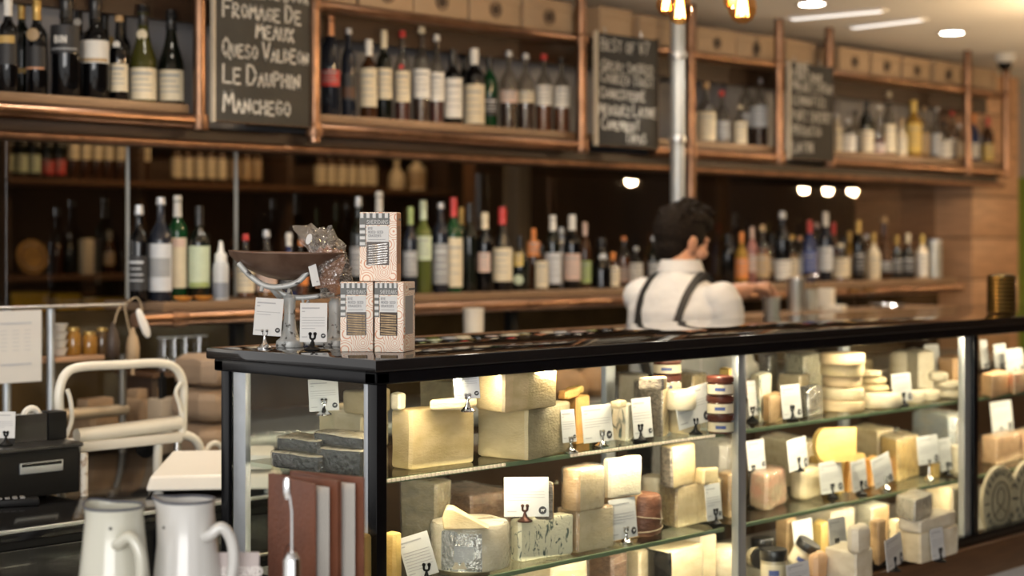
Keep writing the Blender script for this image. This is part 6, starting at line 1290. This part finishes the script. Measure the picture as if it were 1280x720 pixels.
RS, RE, RW = Vector((-.17, -.01, 1.415)), Vector((-.245, -.03, 1.14)), Vector((-.17, -.27, 1.10))
b = MB()
rings(b, [(.86, .15, .10, 0, .01), (.95, .165, .115, 0, .01), (1.08, .145, .10, 0, 0), (1.25, .17, .11, 0, 0), (1.38, .165, .09, 0, -.005), (1.45, .105, .065, 0, -.015), (1.50, .06, .058, .01, -.03)])
b.tube([(.005, -.02, 1.44), (.015, -.035, 1.50), (.03, -.06, 1.56)], [.066, .058, .056], 16)
for s_ in (-1, 1): b.tube(smoothpath([(s_*.085, .01, .92), (s_*.095, 0, .72), (s_*.10, -.005, .50), (s_*.10, .015, .30), (s_*.10, .02, .09)], 4), [.088, .086, .083, .078, .072, .066, .060, .056, .056, .058, .055, .05, .046, .042, .040, .040, .04][:17], 14); ball(b, (s_*.10, -.04, .045), .05, (.85, 2.1, .85))
# head with face: skull, jaw, brow, nose, lips, chin, ear
T0 = Matrix.Translation(HL) @ Matrix.Rotation(R(-14), 4, 'Z') @ Matrix.Rotation(R(14), 4, 'X')
b.T = T0
ball(b, (0, .012, .025), .1, (.76, .98, .96), 22); ball(b, (0, -.022, -.052), .07, (.82, .90, .98), 20); ball(b, (0, -.074, -.098), .026, (1.1, .8, .8)); ball(b, (0, -.082, .028), .03, (1.7, .5, .5))
b.tube([(0, -.084, .018), (0, -.102, -.012), (0, -.108, -.022), (0, -.088, -.034)], [.009, .012, .014, .008], 10); ball(b, (0, -.088, -.060), .018, (1.3, .5, .38)); ball(b, (0, -.086, -.070), .016, (1.2, .5, .38))
for s_ in (-1, 1): ball(b, (s_*.031, -.083, .006), .013, (1.1, .5, .8)); ball(b, (s_*.05, -.055, -.025), .03, (.7, .9, .8)); ball(b, (s_*.077, .012, -.012), .032, (.22, .62, 1.0)); ball(b, (s_*.081, .022, -.004), .022, (.3, .5, 1.0))
b.T = Matrix()
for (A_, B_, C_) in ((LS, LE, LW), (RS, RE, RW)):
    b.tube(smoothpath([A_, (A_ + B_) / 2 + Vector((0, 0, .004)), B_], 4), [.05, .05, .049, .048, .047, .045, .043, .042, .041], 14); b.tube(smoothpath([B_, B_ * .6 + C_ * .4, C_], 4), [.045, .050, .052, .051, .047, .042, .037, .033, .029], 14); ball(b, A_, .048); ball(b, B_, .043)
def hand(mb, W, d, up, s, curl):
    """W wrist, d direction of the palm, up = back of the hand, s=+1 thumb side along (d x up)"""
    d = d.normalized(); up = (up - d * up.dot(d)).normalized(); sd = d.cross(up) * s
    for i in range(5): mb.tube([W + sd * (.011 * (i - 2)) * .8, W + d * .045 + sd * (.0115 * (i - 2)), W + d * .088 + sd * (.0175 * (i - 2) * .95)], [.015, .0155, .0115], 10)
    for i, L_ in enumerate((.058, .072, .078, .070)):
        o = W + d * .086 + sd * (.0200 * (1.5 - i) * -1); a = curl; p = [o]; q = o.copy(); dr = d.copy()
        for seg in (.42, .33, .25):
            dr = (d * math.cos(a) - up * math.sin(a)); q = q + dr * L_ * seg * 1.15; p.append(q.copy()); a += curl * .85
        mb.tube(p, [.0098, .0092, .0085, .0072], 10); ball(mb, p[-1], .0072)
    o = W + d * .03 + sd * .030; mb.tube([W + d * .012 + sd * .016, o - up * .008, o + d * .03 + sd * .010 - up * .022, o + d * .052 - up * .036], [.013, .0125, .0105, .009], 10); ball(mb, o + d * .052 - up * .036, .009)
hand(b, LW, Vector((-.05, -1, .06)), Vector((.35, 0, 1)), 1, .62); hand(b, RW, Vector((.35, -1, -.05)), Vector((-.2, 0, 1)), -1, .5)
fused(b, 'body', skin, .0052, per, 2)
# shirt with rolled sleeves
sh2 = MB(); e_ = .014
rings(sh2, [(.93, .175, .125, 0, .01), (1.02, .172, .128, 0, .008), (1.12, .172, .13, 0, .005), (1.26, .192, .133, 0, 0), (1.36, .196, .122, 0, 0), (1.42, .17, .105, 0, -.008), (1.465, .115, .082, .002, -.016), (1.49, .078, .072, .006, -.024), (1.503, .07, .068, .008, -.028)])
for (A_, B_) in ((LS, LE), (RS, RE)): sh2.tube(smoothpath([A_ * .94 + Vector((0, 0, .075)), A_ + (B_ - A_) * .1, (A_ + B_) / 2, B_ + (B_ - A_) * -.02], 4), [.04, .05, .058, .063, .066, .066, .064, .062, .060, .058, .056, .055, .054], 16); ball(sh2, A_ - Vector((0, 0, .012)), .064)
so = fused(sh2, 'shirt', shirtm, .0075, per, 5)
tx = bpy.data.textures.new('shirt_folds', 'CLOUDS'); tx.noise_scale = .085; dm = so.modifiers.new('folds', 'DISPLACE'); dm.texture = tx; dm.strength = .014; dm.mid_level = .5; dm.texture_coords = 'LOCAL'
col_ = MB(); n = 24; vs = []
for (z, rx, ry, oz) in ((1.490, .074, .072, 0), (1.535, .066, .067, 0), (1.540, .069, .070, 0), (1.498, .084, .082, 0)):
    for i in range(n): a = 2 * math.pi * i / n; vs.append((.012 + rx * math.cos(a), -.036 + ry * math.sin(a), z - (.025 if math.sin(a) < -.5 else 0)))
col_.add(vs, [(l*n+i, l*n+(i+1) % n, (l+1)*n+(i+1) % n, (l+1)*n+i) for l in range(3) for i in range(n)]); col_.build('collar', shirtm, per)
for B_, A_, C_ in ((LE, LS, LW), (RE, RS, RW)):
    d_ = (B_ - A_).normalized(); MB().tube([B_ - d_ * .045, B_ - d_ * .035, B_ + d_ * .0, B_ + d_ * .008], [.055, .062, .060, .053], 18).build('rolled_cuff', shirtm, per)
tr = MB(); rings(tr, [(.84, .16, .115, 0, .01), (.95, .178, .128, 0, .01), (1.0, .172, .124, 0, .01)])
for s_ in (-1, 1): tr.tube(smoothpath([(s_*.085, .01, .93), (s_*.098, 0, .70), (s_*.102, 0, .45), (s_*.102, .018, .11)], 4), [.098, .097, .095, .092, .088, .084, .080, .076, .072, .069, .067, .066, .066], 16)
fused(tr, 'trousers', trou, .009, per, 2)
for s_ in (-1, 1): ball(MB(), (0, 0, 0), 1) if False else MB().bbox((s_*.10 - .045, -.15, 0), (s_*.10 + .045, .07, .075), .02).build('shoe', blackmat, per)
# braces: two straps from the shoulders to one point low on the back
def strap(pts, nm):
    P_ = smoothpath(pts, 8); m_ = MB(); vs = []
    for i, p in enumerate(P_):
        t = (P_[min(i+1, len(P_)-1)] - P_[max(i-1, 0)]).normalized(); out_ = Vector((p.x * .5, p.y + .03, max(0, p.z - 1.36) * 1.2)).normalized(); sd = t.cross(out_).normalized()
        for (a, h_) in ((-.013, -.02), (.013, -.02), (.013, .010), (-.013, .010)): vs.append(p + sd * a + out_ * h_)
    fs = [(i*4+j, i*4+(j+1) % 4, (i+1)*4+(j+1) % 4, (i+1)*4+j) for i in range(len(P_)-1) for j in range(4)]
    m_.add(vs, fs); m_.build(nm, strapm, per)
strap([(.085, -.125, 1.25), (.09, -.105, 1.40), (.095, -.03, 1.487), (.092, .07, 1.425), (.075, .128, 1.30), (.035, .142, 1.17), (0, .142, 1.09)], 'brace_strap')
strap([(-.085, -.125, 1.25), (-.09, -.105, 1.40), (-.095, -.03, 1.487), (-.092, .07, 1.425), (-.075, .128, 1.30), (-.035, .142, 1.17), (0, .142, 1.09)], 'brace_strap')
strap([(0, .142, 1.10), (0, .146, 1.05), (0, .146, .99)], 'brace_tail')
# hair: short back and sides, swept longer top, and a short beard
h = MB(); h.T = T0
ball(h, (0, .018, .035), .104, (.79, .98, .98), 24); ball(h, (0, .045, -.02), .075, (.86, .75, .95), 20); ball(h, (0, -.02, .085), .078, (.95, 1.2, .60), 20)
rr = random.Random(5)
for i in range(150):
    a = rr.uniform(0, 6.28); el = rr.uniform(.25, 1.5); d = Vector((math.cos(a) * math.cos(el) * .8, math.sin(a) * math.cos(el), math.sin(el))); o = Vector((0, .015, .035)) + d * .085
    tip = d * rr.uniform(.018, .034) + Vector((rr.uniform(-.012, .012), -.02, .008)) * (1.5 if el > .7 else .5); h.tube([o, o + tip * .6, o + tip], [.013, .011, .006], 6)
for v in h.v: pass
ho = fused(h, 'hair', hairm, .0042, per, 1)
fw = MB(); fw.T = T0; ball(fw, (0, -.034, -.062), .070, (.85, .86, .84), 20); fo = fused(fw, 'beard', hairm, .007, per, 1)
# cut the hair and beard back from the face with simple boolean-free trimming: keep them behind the hairline
def trim(mb_obj, keep):
    me = mb_obj.data; bm = bmesh.new(); bm.from_mesh(me); inv = T0.inverted()
    bmesh.ops.delete(bm, geom=[v for v in bm.verts if not keep(inv @ v.co)], context='VERTS'); bm.to_mesh(me); bm.free()
# shaker tin in the hand and things on the raised service shelf
Mw = Matrix.Translation((pb.x, PY, 0)) @ Matrix.Rotation(TH + R(90), 4, 'Z')
hp = Mw @ (LW + Vector((-.03, -.115, -.075)))
t = thing('shaker_tin', 'steel shaker tin gripped in the bartender hand', 'shaker', (hp.x, hp.y, hp.z - .09)); MB().lathe([(.026, 0), (.027, .004), (.034, .13), (.036, .135), (.033, .135), (.025, .006), (0, .005)], 22).build('tin', steel, t); MB().lathe([(.035, .128), (.0365, .131), (.035, .134)], 22, cap=False).build('rim', chrome, t)
sv = thing('service_shelf', 'raised timber service shelf behind the case to the right', 'shelf', (px_X(925, 4.06), 4.06, 0)); XW = px_X(1185, 4.06) - px_X(925, 4.06)
MB().bbox((0, 0, 1.265), (XW, .26, 1.29), .004).build('board', oak, sv)
for a in (.05, XW / 2, XW - .05): MB().bbox((a - .015, .07, 1.0006), (a + .015, .2, 1.265), .003).build('support', darkwood, sv)
def sput(px): return on_Y(px, 380, 4.16)
p = sput(1013); t = thing('mixing_glass', 'upright mixing glass with chrome strainer beside the hand', 'mixing glass', (p.x, 4.16, 1.2906)); MB().lathe([(.03, 0), (.032, .004), (.038, .13), (.04, .16)], 20).build('glass_body', tumb, t); MB().lathe([(.041, .155), (.043, .16), (.03, .172), (0, .176)], 20).build('strainer', chrome, t); MB().lathe([(.0, .008), (.030, .008), (.034, .10), (0, .10)], 18).build('drink', LIQ['gin'], t)
p = sput(990); t = thing('shaker_tin', 'steel shaker tin standing beneath the bartender hand', 'shaker', (p.x, 4.14, 1.2906)); MB().lathe([(.032, 0), (.033, .004), (.040, .15), (.041, .155), (.038, .155), (.03, .006), (0, .005)], 22).build('tin', steel, t); MB().lathe([(.040, .15), (.0425, .153), (.040, .156)], 22, cap=False).build('rim', chrome, t)
nap = M('napkin', (.70, .64, .54), .8, var=.06)
for px, w_, h_, lab, Y_ in ((1033, .05, .10, 'upright pale napkin block on the service shelf', 4.2), (1043, .09, .028, 'flat pile of pale napkins on the service shelf', 4.11)):
    p = on_Y(px, 380, Y_); t = thing('napkin_stack', lab, 'napkins', (p.x, Y_, 1.2906), .3, 'napkins on the service shelf')
    for i in range(4): MB().bbox((-w_/2, -.035 if h_ > .05 else -.045, h_ * i / 4), (w_/2, .035 if h_ > .05 else .045, h_ * (i + 1) / 4 - .0012), .002).build('napkin_layer', nap, t)
for px, lab in ((1073, 'first small coupe glass on the service shelf'), (1091, 'second small coupe glass on the service shelf')):
    p = sput(px); t = thing('coupe_glass', lab, 'glass', (p.x, 4.18, 1.2906), 0, 'coupe glasses on the service shelf'); MB().lathe([(.028, 0), (.028, .002), (.004, .006), (.003, .06), (.006, .064), (.03, .078), (.04, .105)], 20).build('glass_body', tumb, t); MB().lathe([(0, .072), (.024, .078), (.032, .092), (0, .092)], 18).build('drink', LIQ['gold'], t)
p = sput(1115); t = thing('steel_tray', 'low round steel tray on the service shelf', 'tray', (p.x, 4.18, 1.2906)); MB().lathe([(.07, 0), (.085, .012), (.087, .012), (.07, .002), (0, .002)], 26).build('dish', steel, t); MB().lathe([(.0855, .010), (.088, .012), (.0855, .014)], 26, cap=False).build('rim', chrome, t)
